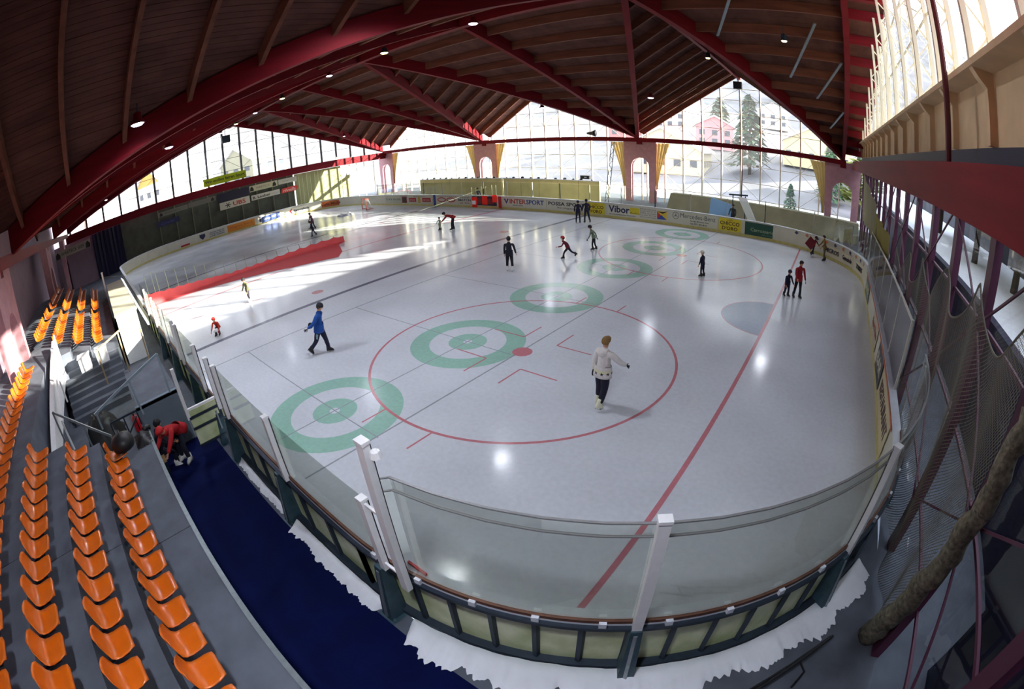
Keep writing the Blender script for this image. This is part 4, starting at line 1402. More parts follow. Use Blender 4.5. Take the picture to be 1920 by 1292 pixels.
# ------------------------------------------------------------------ tan drapes beside the piers
def drape(x, y, w_top, w_bot, z0, z1, side, label, M=M_curtain):
    """gathered cloth hanging from the tie beam; side = -1 hangs to the left of x, 1 to the right"""
    t = thing('tan_drape', (x, y, z0), label, 'curtain', 'tan drapes beside the piers')
    nu, nv = 22, 8
    vs = []
    for j in range(nv + 1):
        v = j / nv
        w = w_bot + (w_top - w_bot) * (v ** 1.5)
        for i in range(nu + 1):
            u = i / nu
            vs.append((side * w * u, 0.10 * math.sin(u * 24) * (0.5 + 0.5 * v), (z1 - z0) * v))
    fs = [(j * (nu + 1) + i, j * (nu + 1) + i + 1, (j + 1) * (nu + 1) + i + 1, (j + 1) * (nu + 1) + i) for j in range(nv) for i in range(nu)]
    mb = MB()
    mb.add(vs, fs)
    mb.build('cloth', M, t, True)
    MB().lathe([(0.09, -0.06), (0.11, 0), (0.09, 0.06)], (side * w_bot * 0.5, 0, 0.0), 8).build('tie_band', M_curtain, t)
    return t
names = ['rightmost pier', 'pier right of the middle bay', 'pier left of the middle bay', 'corner pier at the left']
for i, x in enumerate(XC):
    if i < 3:
        drape(x - 1.62, YF + 0.62, 1.5, 0.25, 1.5, 5.9, -1, 'tan drape tied back on the left of the ' + names[i])
    if i > 0:
        drape(x + 1.62, YF + 0.62, 1.5, 0.2, 1.4, 5.9, 1, 'tan drape tied back on the right of the ' + names[i])
t = thing('olive_drape', (4.45, 6.0, 2.5), 'olive cloth drape with a yellow lower half hanging along the end wall', 'curtain')
def sheet(name, pts, M, nu=10, nv=6, wav=0.06):
    a, b, c, d = [Vector(p) for p in pts]
    vs = []
    for j in range(nv + 1):
        for i in range(nu + 1):
            u, v = i / nu, j / nv
            q = (a * (1 - u) + b * u) * (1 - v) + (d * (1 - u) + c * u) * v
            vs.append((q.x + wav * math.sin(u * 15), q.y, q.z))
    fs = [(j * (nu + 1) + i, j * (nu + 1) + i + 1, (j + 1) * (nu + 1) + i + 1, (j + 1) * (nu + 1) + i) for j in range(nv) for i in range(nu)]
    mb = MB()
    mb.add(vs, fs)
    return wbuild(mb, name, M, t, True)
sheet('drape_cloth', [(4.5, 19.0, 2.3), (4.5, 7.5, 2.6), (4.5, 9.0, 4.3), (4.5, 20.0, 5.6)], mat('olive_cloth', (118, 112, 82), 0.85, translucent=0.15))
sheet('drape_lower_cloth', [(4.5, 8.2, 1.9), (4.5, 1.5, 2.3), (4.5, 2.2, 3.7), (4.5, 9.0, 3.9)], mat('yellow_olive_cloth', (128, 118, 44), 0.85, translucent=0.15))

# ------------------------------------------------------------------ nets in front of the end windows
nt_ = thing('safety_net', (4.62, -4, 1.0), 'grey-green safety net hanging in scallops before the end windows', 'net')
M_netm = mat('net_twine', (112, 108, 96), 0.8)
def netpt(u, v):
    """u 0..1 from far to near along the end wall, v 0 bottom .. 1 top"""
    y = 1.2 - 13.6 * u
    k = (y - 2.0) / 2.4
    scal = 0.75 * abs(math.sin(math.pi * k)) ** 1.3
    top = 3.5 + 1.7 * u - scal
    z = 0.12 + (top - 0.12) * v
    x = 4.56 - 0.10 * math.sin(u * 52 + v * 1.5) * (1 - 0.5 * v)
    return Vector((x, y + 0.2 * math.sin(v * 5 + u * 20) * (1 - v), z))
mb = MB()
NU, NV = 230, 62
def ribbon(p, q, w=0.006):
    d = (q - p)
    h = d.cross(Vector((1, 0, 0)))
    if h.length < 1e-5:
        return
    h = h.normalized() * w
    mb.add([p - h, q - h, q + h, p + h], [(0, 1, 2, 3)])
for i in range(0, NU):
    for j in range(0, NV):
        p = netpt(i / NU, j / NV)
        ribbon(p, netpt((i + 1) / NU, (j + 1) / NV))
        ribbon(netpt((i + 1) / NU, j / NV), netpt(i / NU, (j + 1) / NV))
wbuild(mb, 'net_mesh', M_netm, nt_)['kind'] = 'stuff'
mb = MB()
mb.tube([netpt(i / 120, 1.0) for i in range(121)], 0.018, 5)
wbuild(mb, 'border_rope', M_netm, nt_)
nr = thing('net_bundle', (4.5, -12.55, 0.0), 'thick gathered net bundle hanging down at the near end of the safety net', 'net')
mb = MB()
pts = [(4.5 + 0.03 * math.sin(i * 0.9), -12.9 + 0.9 * (1 - i / 30) ** 2 * 0.8 + 0.03 * math.sin(i * 1.7), 0.03 + 4.4 * i / 30) for i in range(31)]
mb.tube(pts, [0.20 - 0.06 * (i / 30) + 0.018 * math.sin(i * 2.3) for i in range(31)], 10)
wbuild(mb, 'gathered_net', mat('net_bundle', (128, 122, 104), 0.9, var=0.6, scale=14, bump=1.0), nr, True)
for i in (4, 13, 22):
    mb = MB()
    q = Vector(pts[i])
    mb.tube([q - Vector((0, 0, 0.02)), q + Vector((0, 0, 0.02))], 0.205 - 0.06 * i / 30, 10)
    wbuild(mb, 'tie_cord', M_netm, nr, True)

# black steel trestle lying on the floor outside the corner boards
tr = thing('black_trestle', (2.8, -13.9, 0.0), 'black tubular steel trestle lying beside the corner snow heap', 'trestle')
A0, A1 = Vector((3.75, -12.55, 0.25)), Vector((2.2, -14.6, 0.12))
off = Vector((0.16, 0.05, 0.10))
for q0, q1 in ((A0, A1), (A0 + off * 0.2, A1 + off)):
    mb = MB()
    mb.tube([q0, q1], 0.022, 6)
    wbuild(mb, 'rail_tube', M_black, tr)
for k in range(7):
    u = 0.08 + 0.13 * k
    mb = MB()
    mb.tube([A0.lerp(A1, u), (A0 + off * 0.2).lerp(A1 + off, u + 0.1)], 0.014, 5)
    wbuild(mb, 'web_rod', M_black, tr)
mb = MB()
mb.tube([A0.lerp(A1, 0.25) + Vector((0, 0, 0.0)), A0.lerp(A1, 0.32) + Vector((0.28, 0.0, -0.05)), A0.lerp(A1, 0.45) + Vector((0.40, 0.02, -0.15))], 0.02, 6)
wbuild(mb, 'hook_leg', M_black, tr)

# ------------------------------------------------------------------ hall lamps and added fill lamps
M_lens = emit_mat('lamp_lens', (214, 220, 255), 9.0)
M_lensw = emit_mat('warm_lamp_lens', (255, 226, 150), 9.0)
LAMPW = 900.0
def roof_z(x, y):
    ya = y if y >= YR else 2 * YR - y
    t = T(ya)
    for xm in XM:
        half, off = (XM[0] - XC[1]) * (1 - t), abs(x - xm)
        if off < half:
            zv = ZV + (ZR - ZV) * t
            zr = ZR + (ZG - ZR) * (ya - YR) / (YF - YR)
            return zv + (1 - off / half) * (zr - zv) + DR0
    return ZV + (ZR - ZV) * t + DR0
def lamp(x, y, z, label, big=True, warm=False, power=None):
    t = thing('hall_lamp', (x, y, z), label, 'lamp', 'lamps under the roof')
    r = 0.26 if big else 0.17
    MB().lathe([(0.08, 0.38), (0.14, 0.34), (0.16, 0.16), (r, 0.03), (r + 0.02, 0.0)], (0, 0, 0), 14).build('reflector', M_red if not warm else M_dsteel, t, True)
    MB().lathe([(r * 0.92, 0.012), (r * 0.6, -0.05), (0.02, -0.07)], (0, 0, 0), 14).build('lens', M_lensw if warm else M_lens, t, True)
    MB().tube([(0, 0, 0.36), (0, 0, max(0.42, roof_z(x, y) - z - 0.03))], 0.02, 6).build('suspension', M_dsteel, t)
    if not warm:
        ld = bpy.data.lights.new('lamp_light', 'SPOT')
        ld.energy = power or LAMPW
        ld.spot_size = math.radians(150)
        ld.spot_blend = 0.6
        ld.shadow_soft_size = 0.36
        ld.color = (0.86, 0.90, 1.0)
        lo = bpy.data.objects.new('lamp_light', ld)
        C.objects.link(lo)
        lo.parent = t
        lo.location = (0, 0, -0.1)
    return t
for x, w, lb_ in ((-13.6, 0, 'bright lamp on the ridge line nearest to the stand'), (-20.6, 1, 'warm dim lamp on the ridge line, first of the dim ones'), (-27.0, 0, 'bright lamp on the ridge line, second from the near end'),
                  (-35.0, 1, 'warm dim lamp on the ridge line, second of the dim ones'), (-41.5, 0, 'bright lamp on the ridge line, third from the near end'), (-47.5, 1, 'warm dim lamp at the far end of the ridge line'), (-53.6, 0, 'small bright lamp at the top of the left end gable')):
    lamp(x, 0.1, 12.25, lb_, True, bool(w), 480)
lamp(-12.9, -15.2, 8.6, 'oblong bright lamp on the dark near slope at the left', True)
lamp(-11.6, 16.5, 9.42, 'bright lamp left of the right-hand gable against the rafters')
lamp(-2.0, 17.6, 10.0, 'bright lamp on the right edge of the right-hand gable')
lamp(-5.8, 12.0, 11.7, 'unlit-looking yellowish lamp high above the right-hand gable', False, True)
lamp(-49.5, 15.0, 9.0, 'small bright lamp under the leftmost far dormer', False)
lamp(-45.0, -15.4, 8.0, 'small bright lamp at the far left end of the near slope', False)
lamp(-0.27, 6.0, 11.65, 'red hanging lamp with a pale lens under the right slope', False, True)
lamp(0.6, -17.3, 8.7, 'bright added fill lamp under the near dormer straight over the aisle', power=1250)  # added overhead lamp, does the work of a camera flash
lamp(-1.2, -9.4, 10.9, 'strong added fill lamp in the near dormer over the corner of the ice', power=7500)  # added out of view to give the near ice its flash-like brightness
lamp(-9.0, -8.8, 11.4, 'strong added fill lamp in the near dormer over the first curling ring', power=1300)  # second added lamp that brightens the ice on the stand side
lamp(-22.0, -12.5, 8.6, 'unseen added lamp of the near slope over the second seat block')  # hidden lamp, added only for the light it gives
lamp(-22.0, 17.5, 9.0, 'added fill lamp of the far slope left of the middle pier')  # also added for its light, not a known fixture
spk = thing('loudspeaker', (-6.85, 26.0, 11.55), 'black loudspeaker box hanging in the tip of the right-hand gable', 'loudspeaker')
MB().box((0, 0, 0.35), (0.75, 0.5, 0.7)).build('cabinet', M_black, spk)
MB().box((0, -0.26, 0.35), (0.6, 0.02, 0.55)).build('grille', M_dsteel, spk)
MB().bar((0, 0, 0.7), (0, 0, 1.0), 0.06).build('bracket', M_black, spk)
spk = thing('loudspeaker', (-55.6, 1.3, 11.2), 'black loudspeaker box in the tip of the left end gable', 'loudspeaker')
MB().box((0, 0, 0.4), (0.6, 1.1, 0.9)).build('cabinet', M_black, spk)
MB().box((0.31, 0, 0.4), (0.02, 0.9, 0.7)).build('grille', M_dsteel, spk)
MB().bar((0, 0, 0.85), (0, 0, 1.9), 0.06).build('bracket', M_black, spk)
spk = thing('roof_horn', (-21.8, YF + 0.1, 6.37), 'black horn loudspeaker sitting on the tie beam in the middle bay', 'loudspeaker')
MB().lathe([(0.10, -0.5), (0.14, -0.3), (0.30, 0.3), (0.36, 0.42)], (0, 0, 0), 12).build('horn', M_black, spk, True)
spk.rotation_euler = (0, math.radians(90), 0)
spk.location.z = 6.75
pole = thing('slim_pole', (-6.75, YGF - 0.35, 0), 'dark slim pole standing in the middle of the right-hand glass bay', 'pole')
MB().tube([(0, 0, 0), (0, 0, 6.0)], 0.05, 8).build('shaft', mat('dark_red_steel', (84, 26, 36), 0.5), pole)
MB().lathe([(0.14, 0), (0.14, 0.03)], (0, 0, 0), 10).build('base_plate', M_dsteel, pole)
pole = thing('slim_pole', (4.02, -9.0, 6.44), 'dark red slim pole running up in front of the end window frames', 'pole')
MB().tube([(0, 0, 0), (0, 0, 3.6)], 0.06, 8).build('shaft', mat('dark_red_steel', (84, 26, 36), 0.5), pole)
MB().lathe([(0.14, 0), (0.14, 0.03)], (0, 0, 0), 10).build('base_plate', M_dsteel, pole)

# ------------------------------------------------------------------ beyond the far boards
M_block = mat('grey_block_wall', (230, 216, 152), 0.85, var=0.15, scale=1.0)
for x0, x1, y0, y1, lb_ in ((-39.9, -28.2, 18.6, 19.0, 'long grey-green barrier wall behind the far boards, left half'), (-28.0, -17.5, 19.0, 19.0, 'long grey-green barrier wall behind the far boards, right half')):
    t = thing('barrier_wall', ((x0 + x1) / 2, 19.0, 0), lb_, 'wall', 'barrier walls behind the far boards')
    n = 5
    for i in range(n):
        a, b = x0 + (x1 - x0) * i / n, x0 + (x1 - x0) * (i + 1) / n
        ya, yb = y0 + (y1 - y0) * i / n, y0 + (y1 - y0) * (i + 1) / n
        mb = MB()
        mb.poly([(a + 0.015, ya, 0), (b - 0.015, yb, 0), (b - 0.015, yb + 0.2, 0), (a + 0.015, ya + 0.2, 0)], (0, 0, 2.38))
        wbuild(mb, 'wall_panel', M_block, t)
    mb = MB()
    mb.poly([(x0, y0 - 0.05, 2.38), (x1, y1 - 0.05, 2.38), (x1, y1 + 0.25, 2.38), (x0, y0 + 0.25, 2.38)], (0, 0, 0.07))
    wbuild(mb, 'coping', M_snow, t)
    k = 0
    x = x0 + 0.4
    while x < x1 - 0.3:
        yy = y0 + (y1 - y0) * (x - x0) / (x1 - x0)
        mb = MB()
        s = 0.10 + 0.08 * ((k * 7) % 5) / 5
        mb.lathe([(s * 0.9, 0), (s, s * 0.5), (s * 0.55, s)], (x, yy + 0.1, 2.44), 7)
        wbuild(mb, 'wall_clamp', M_black, t)
        x += 0.8 + 0.35 * ((k * 3) % 4) / 4
        k += 1
t = thing('cable_drum', (-18.9, 19.1, 2.56), 'dark cable drum lying on the right end of the barrier wall', 'drum')
MB().box((0, 0, 0.16), (0.9, 0.3, 0.3)).build('drum_body', M_black, t)
MB().lathe([(0.12, 0), (0.12, 0.05)], (0.1, -0.18, 0.15), 10).build('reel', M_cap, t)
t = thing('lattice_mast', (-18.2, 21.2, 0), 'leaning lattice mast right of the barrier wall before the middle bay', 'mast')
for dx in (0, 0.35):
    MB().bar((dx, 0, 0), (dx * 0.8 + 0.7, 0.3, 5.9), 0.05).build('mast_rail', M_dsteel, t)
for i in range(14):
    u, v = i / 14, (i + 1) / 14
    a = Vector((0 if i % 2 else 0.35, 0, 0)).lerp(Vector((0.7 if i % 2 else 0.98, 0.3, 5.9)), u)
    b = Vector((0.35 if i % 2 else 0, 0, 0)).lerp(Vector((0.98 if i % 2 else 0.7, 0.3, 5.9)), v)
    MB().bar(a, b, 0.035).build('lattice_bar', M_dsteel, t)

def hockey_goal(x, y, rz, label):
    t = thing('hockey_goal', (x, y, 0.005), label, 'goal', None, rz)
    M = mat('goal_red', (196, 60, 30), 0.45)
    for s in (-0.9, 0.9):
        MB().tube([(s, 0, 0), (s, 0, 1.22)], 0.045, 8).build('goal_post', M, t, True)
        MB().tube([(s, 0, 0.03), (s * 0.8, -0.6, 0.03), (s * 0.35, -0.95, 0.03)], 0.03, 6).build('base_frame', M, t, True)
        MB().tube([(s, 0, 1.2), (s * 0.75, -0.45, 1.18), (s * 0.4, -0.55, 1.15)], 0.03, 6).build('top_frame', M, t, True)
    MB().tube([(-0.9, 0, 1.22), (0.9, 0, 1.22)], 0.045, 8).build('crossbar', M, t, True)
    mb = MB()
    for i in range(15):
        u = -0.85 + 1.7 * i / 14
        yb = -0.95 + 0.4 * abs(u)
        mb.bar((u, -0.5 + 0.2 * abs(u), 1.18), (u, yb, 0.03), 0.012)
    for j in range(8):
        z = 0.1 + 0.14 * j
        mb.bar((-0.85, -0.3, z), (0.85, -0.3, z), 0.01)
        mb.bar((-0.6, -0.75 + 0.03 * j, z), (0.6, -0.75 + 0.03 * j, z), 0.01)
    mb.build('goal_net', M_white, t)['kind'] = 'stuff'
    return t
hockey_goal(-42.8, 12.6, math.radians(160), 'red framed hockey goal standing on the far half of the ice')
t = thing('snow_heap', (-42.5, 9.6, 0), 'small heap of scraped snow on the ice before the hockey goal', 'snow')
for i in range(14):
    a = R.random() * 6.28
    r = R.random() * 0.8
    s = 0.12 + 0.2 * R.random()
    MB().lathe([(s, 0), (s * 0.9, s * 0.4), (s * 0.4, s * 0.7)], (r * math.cos(a) * 1.5, r * math.sin(a), 0.0), 7).build('snow_lump', M_snow, t, True)
t = thing('skate_ramp', (-6.6, 19.2, 0), 'blue tilted panel leaning behind the boards next to the bystander', 'ramp')
MB().poly([(-1.3, 0, 0.0), (0.5, 0, 0.0), (0.5, 0.7, 1.5), (-1.3, 0.7, 1.9)], (0, 0.08, 0)).build('panel', mat('pale_blue_panel', (120, 160, 206), 0.5), t)
MB().bar((0.4, 0.7, 0), (0.4, 0.75, 1.5), 0.07).build('prop', M_dsteel, t)
t = thing('white_slide', (-4.6, 19.0, 0), 'white sloping sheet with a dark top rail behind the boards', 'ramp')
MB().poly([(-0.9, 0, 2.3), (-0.2, 0, 2.3), (0.75, -0.2, 0.5), (0.1, -0.2, 0.5)], (0, 0.1, 0)).build('sheet', M_white, t)
MB().bar((-1.6, 0, 2.4), (-0.1, 0.05, 2.5), 0.12).build('top_rail', M_dsteel, t)
for dx in (-1.3, -0.3):
    MB().bar((dx, 0.1, 0), (dx, 0.1, 2.4), 0.07).build('leg', M_dsteel, t)
t = thing('snow_bank', (-3, 24, 0), 'olive-grey earth bank behind the right part of the far boards', 'bank')
mb = MB()
mb.poly([(-12.5, 21.8, 0), (4.5, 21.3, 0), (4.5, 22.6, 1.5), (-12.5, 23.0, 1.5)])
mb.poly([(-12.5, 23.0, 1.5), (4.5, 22.6, 1.5), (4.5, 23.6, 1.5), (-12.5, 24.0, 1.5)])
wbuild(mb, 'bank_slope', mat('olive_bank', (136, 130, 106), 0.9, var=0.2, scale=1.2), t)

# ------------------------------------------------------------------ red dividing curtain on cords
rc = thing('dividing_curtain', (-28.8, -14.9, 0), 'red cloth curtain hung by pale cords from a sagging wire across the ice', 'curtain')
def wire(y):
    k = (y - 0.8) / 15.6
    return (-28.8 + 2.0 * ((y + 14) / 29.5) ** 2 if y > -14 else -28.8, y, 0.62 + 1.62 * k * k)
M_cord = mat('pale_cord', (150, 160, 136), 0.9)
mb = MB()
mb.tube([(-28.8, -17.2, 2.95)] + [wire(-14.8 + 0.75 * i) for i in range(41)], 0.006, 5)
wbuild(mb, 'wire', M_cord, rc)
ytop = lambda y: max(0.28, 0.80 - 0.088 * (y + 14.0)) if y < -6 else max(0.12, 0.28 + 0.04 * (y + 6) - 0.02 * max(0, y + 1) ** 2)
cy = [-14.25, -13.75, -13.45, -12.75, -12.05, -11.35, -10.65, -9.95, -9.3, -8.6, -7.75, -7.0, -6.2, -5.4, -4.6, -3.7, -2.8, -1.9, -1.0, 0.0]
for y in cy:
    q = wire(y)
    mb = MB()
    mb.tube([q, (q[0] + 0.01, y + 0.05, max(0.05, ytop(y)))], 0.022 if y < -9 else 0.016, 5)
    wbuild(mb, 'cord', M_cord, rc)
def edge_x(y):
    pts = [(-14.8, -28.7), (-13.8, -28.55), (-11.3, -28.1), (-8.5, -26.95), (-6.6, -26.1), (-4.8, -25.0), (-2.3, -23.9), (-1.2, -25.2), (0.0, -27.6), (1.0, -28.2)]
    for (a, xa), (b, xb) in zip(pts, pts[1:]):
        if a <= y <= b:
            return xa + (xb - xa) * (y - a) / (b - a)
    return -28.0
mb = MB()
nu, nv = 90, 12
vs = []
for i in range(nu + 1):
    y = -14.75 + 15.6 * i / nu
    near = min(abs(y - c) for c in cy)
    zt = max(0.05, ytop(y) - 0.10 * min(1.0, near / 0.35) ** 1.0)
    xw = wire(y)[0] + 0.02
    xe = edge_x(y)
    for j in range(nv + 1):
        v = j / nv
        if v < 0.4:
            w = v / 0.4
            x, z = xw + 0.12 * w + 0.05 * math.sin(y * 5.0) * w, zt * (1 - w) + 0.02
        else:
            w = (v - 0.4) / 0.6
            x = xw + 0.12 + max(0.0, xe - xw - 0.12) * w
            z = 0.015 + 0.05 * abs(math.sin(y * 1.7 + w * 4.0 + math.sin(y * 3))) * math.sin(math.pi * min(1, w * 1.02)) ** 0.5
        vs.append((x, y, z))
fs = [(i * (nv + 1) + j, i * (nv + 1) + j + 1, (i + 1) * (nv + 1) + j + 1, (i + 1) * (nv + 1) + j) for i in range(nu) for j in range(nv)]
mb.add(vs, fs)
M_redcloth = mat('red_cloth', (255, 104, 108), 0.7, var=0.08, scale=2.0, translucent=0.3)
wbuild(mb, 'cloth', M_redcloth, rc, True)
for k, (x, w, z0, z1) in enumerate(((-27.6, 0.6, 0.22, 1.15), (-26.4, 0.62, 0.5, 1.3), (-25.2, 0.55, 0.75, 1.4))):
    t = thing('red_cloth_strip', (x, 14.3, z0), ('left red cloth strip hanging from two cords at the far boards, pale tag on it', 'middle crumpled red cloth strip at the far boards', 'right short red cloth strip at the far boards')[k], 'cloth', 'red cloth strips at the far boards')
    n = 8
    mb = MB()
    mb.add([(-w / 2 + w * i / n, 0.08 * math.sin(i * 1.7 + k), z) for z in (0, (z1 - z0) * 0.5, z1 - z0) for i in range(n + 1)], [(r * (n + 1) + i, r * (n + 1) + i + 1, (r + 1) * (n + 1) + i + 1, (r + 1) * (n + 1) + i) for r in range(2) for i in range(n)])
    mb.build('cloth', mat('red_strip_cloth', (250, 54, 40), 0.6, translucent=0.5), t, True)
    for s in (-1, 1):
        MB().tube([(s * w * 0.42, 0, z1 - z0), (s * w * 0.42, 0, 2.05 + 0.12 * k - z0)], 0.018, 5).build('cord', M_cord, t)
    if k == 0:
        MB().box((0.03, -0.1, 0.45), (0.42, 0.02, 0.34)).build('pale_tag', M_white, t)

# ------------------------------------------------------------------ left near corner: landing, railings, boxes
M_rail = mat('blue_grey_rail', (160, 184, 196), 0.4, metal=0.3)
M_panel = mat('blue_grey_panel', (112, 128, 142), 0.7, var=0.15, scale=1.5)
t = thing('landing_wall', (-10.1, -16.5, 0), 'blue-grey panel wall of the landing across the aisle beyond the gate', 'wall')
MB().box2((-0.06, -0.72, 0.0), (0.06, 0.62, 1.48)).build('front_panel', M_panel, t)
MB().box2((-3.4, -0.72, 1.38), (0.06, 0.62, 1.46)).build('landing_floor', M_concrete, t)
MB().box2((-3.4, 0.55, 0.0), (0.0, 0.62, 1.40)).build('side_panel', M_board, t)
def railing(name, pts, bars, label, loc, M=M_rail, r=0.03):
    t = thing(name, loc, label, 'railing')
    for a, b in zip(pts[:-1], pts[1:]):
        mb = MB()
        mb.bar(a, b, r * 2)
        wbuild(mb, 'handrail', M, t)
    for a, b in bars:
        mb = MB()
        mb.bar(a, b, r * 1.7)
        wbuild(mb, 'baluster', M, t)
    return t
X = -10.0
railing('stair_railing', [(X, -18.41, 1.83), (X, -16.11, 2.54)], [((X, -16.11, 2.54), (X, -16.11, 1.48)), ((X, -17.11, 2.22), (X, -17.05, 1.26)), ((X, -18.35, 1.85), (X, -18.35, 1.40))],
        'pale blue-grey sloping stair railing above the fire extinguisher', (X, -17.2, 1.38))
mb = MB()
mb.poly([(X - 0.02, -18.2, 1.45), (X - 0.02, -17.15, 1.45), (X - 0.02, -17.15, 2.12), (X - 0.02, -18.2, 1.82)], (0.012, 0, 0))
t = thing('railing_panel', (X - 0.02, -17.6, 1.45), 'clear panel fixed under the sloping stair railing', 'panel')
wbuild(mb, 'clear_sheet', M_shield, t)
X = -13.2
railing('stair_railing', [(X, -17.9, 2.5), (X, -16.2, 3.0)], [((X, -17.9, 2.5), (X, -17.9, 1.4)), ((X, -16.2, 3.0), (X, -16.2, 1.45)), ((X, -17.0, 2.75), (X, -17.0, 1.4))],
        'brownish stair railing farther back above the landing', (X, -17.0, 1.38), mat('tan_rail', (170, 150, 112), 0.5))
X = -9.2
railing('step_railing', [(X, -18.0, 1.75), (X, -17.2, 1.75)], [((X, -17.2, 1.75), (X, -17.2, 1.38)), ((X, -17.6, 1.75), (X, -17.6, 0.8)), ((X, -18.0, 1.75), (X, -18.0, 0.9)), ((X, -17.25, 1.62), (X, -17.95, 1.0))],
        'dark tubular railing at the end of the front seat row', (X, -17.6, 0.8), M_dsteel, 0.022)
railing('step_railing', [(-9.0, -19.35, 2.7), (-9.0, -18.1, 1.55)], [((-9.0, -19.35, 2.7), (-9.0, -19.35, 1.71)), ((-9.0, -18.1, 1.55), (-9.0, -18.1, 1.1)), ((-9.0, -18.7, 2.1), (-9.0, -18.7, 1.3))],
        'grey stair railing climbing beside the third seat row', (-9.0, -18.7, 1.1), M_steel, 0.025)
railing('step_railing', [(-15.6, -19.6, 3.1), (-10.2, -19.45, 2.0)], [((-15.6, -19.6, 3.1), (-15.6, -19.6, 2.05)), ((-10.2, -19.45, 2.0), (-10.2, -19.45, 1.2)), ((-12.8, -19.5, 2.55), (-12.8, -19.5, 1.6))],
        'white stair railing along the parapet below the fourth row', (-12.8, -19.5, 1.2), M_white, 0.03)
t = thing('white_parapet', (-13, -19.85, 1.38), 'sunlit white parapet wall of the stairwell beside the fourth row', 'wall')
mb = MB()
mb.poly([(-16.8, -19.95, 1.38), (-9.2, -19.95, 1.38), (-9.2, -19.95, 1.75), (-16.8, -19.95, 2.75)], (0, 0.18, 0))
wbuild(mb, 'parapet', M_white, t)
MB().box2((-16.9, -20.25, -0.2), (-8.75, -17.15, 0.02)).build('stairwell_floor', M_concrete, stand)
for i in range(7):
    MB().box2((-16.95 + 0.3 * i, -19.9, 0.0), (-16.65 + 0.3 * i, -17.2, 1.38 - 0.19 * i)).build('stair_step', M_concrete, stand)
t = thing('tarp_cover', (-12.2, -18.6, 0.0), 'black tarpaulin heap in the stairwell', 'tarpaulin')
mb = MB()
nu = 14
vs = [(0.9 * (u / nu * 2 - 1), 0.75 * (v / nu * 2 - 1), 1.0 * (1 - abs(u / nu * 2 - 1) ** 3) * (1 - abs(v / nu * 2 - 1) ** 3) + 0.08 * math.sin(u * 1.7 + v)) for v in range(nu + 1) for u in range(nu + 1)]
mb.add(vs, [(v * (nu + 1) + u, v * (nu + 1) + u + 1, (v + 1) * (nu + 1) + u + 1, (v + 1) * (nu + 1) + u) for v in range(nu) for u in range(nu)])
mb.build('tarp', M_black, t, True)
for i, (x, y, z, lb_) in enumerate(((-15.9, -18.7, 1.42, 'white plastic crate on the steps, left of two'), (-15.9, -17.9, 1.42, 'white plastic crate on the steps, right of two'))):
    t = thing('white_crate', (x, y, z), lb_, 'crate', 'white crates on the steps')
    MB().box((0, 0, 0.25), (0.5, 0.5, 0.5)).build('crate_body', M_white, t)
    MB().box((0, 0, 0.52), (0.56, 0.56, 0.05)).build('crate_lid', M_white, t)
# players' bench box
t = thing('players_box', (-23, -16.0, 0), 'long white sunlit players bench box between the stand and the boards', 'box')
for x0, x1 in ((-19.0, -24.0), (-24.2, -30.0)):
    MB().box2((min(x0, x1) + 23, -0.9, 0), (max(x0, x1) + 23, -0.82, 2.1)).build('back_wall', M_white, t)
    MB().box2((min(x0, x1) + 23, -0.6, 0.42), (max(x0, x1) + 23, -0.2, 0.5)).build('bench_seat', mat('tan_wood', (206, 176, 120), 0.6), t)
MB().box2((-7.2, -0.95, 2.1), (4.1, 0.2, 2.2)).build('canopy', mat('pale_canopy', (200, 196, 170), 0.6), t)
for x in (4.0, -1.0, -7.1):
    MB().box2((x - 0.05, -0.9, 0), (x + 0.05, 0.15, 2.1)).build('side_wall', M_white, t)
t = thing('white_post', (-30.6, -16.9, 0), 'white post holding the curtain wire behind the players box', 'post')
MB().box((0, -0.2, 1.5), (0.12, 0.12, 3.0)).build('shaft', M_white, t)
MB().box((0, -0.2, 3.02), (0.16, 0.16, 0.04)).build('cap', M_white, t)
# fire extinguisher, bag, coat
t = thing('fire_extinguisher', (-9.35, -17.32, 1.02), 'red fire extinguisher with a silver valve hanging by the front row', 'extinguisher')
MB().lathe([(0.06, 0), (0.10, 0.03), (0.10, 0.48), (0.07, 0.56), (0.03, 0.60)], (0, 0, 0), 14).build('cylinder', mat('extinguisher_red', (190, 30, 44), 0.35), t, True)
MB().lathe([(0.03, 0.60), (0.03, 0.66), (0.05, 0.68), (0.02, 0.70)], (0, 0, 0), 10).build('valve', M_steel, t, True)
MB().tube([(0.03, 0, 0.64), (0.14, 0.02, 0.55), (0.13, 0.02, 0.25)], 0.015, 6).build('hose', M_black, t, True)
t = thing('black_bag', (-7.45, -17.75, 1.80), 'black sports bag lying on the last front row seats', 'bag')
mb = MB()
mb.lathe([(0.16, 0.0), (0.27, 0.05), (0.30, 0.16), (0.24, 0.28), (0.10, 0.34)], (0, 0, 0), 14)
mb.build('bag_body', M_black, t, True)
MB().tube([(-0.15, 0, 0.28), (0, 0.02, 0.42), (0.15, 0, 0.28)], 0.018, 6).build('handle', M_black, t, True)
t = thing('black_coat', (-8.35, -17.3, 1.39), 'black coat thrown over the terrace edge under the extinguisher', 'coat')
nu = 12
mb = MB()
vs = [(0.35 * (u / nu * 2 - 1), 0.22 * (v / nu * 2 - 1), 0.16 * (1 - (u / nu * 2 - 1) ** 2) * (1 - (v / nu * 2 - 1) ** 2) + 0.03 * math.sin(u * 2.1 + v * 1.3)) for v in range(nu + 1) for u in range(nu + 1)]
mb.add(vs, [(v * (nu + 1) + u, v * (nu + 1) + u + 1, (v + 1) * (nu + 1) + u + 1, (v + 1) * (nu + 1) + u) for v in range(nu) for u in range(nu)])
mb.build('coat_cloth', M_black, t, True)
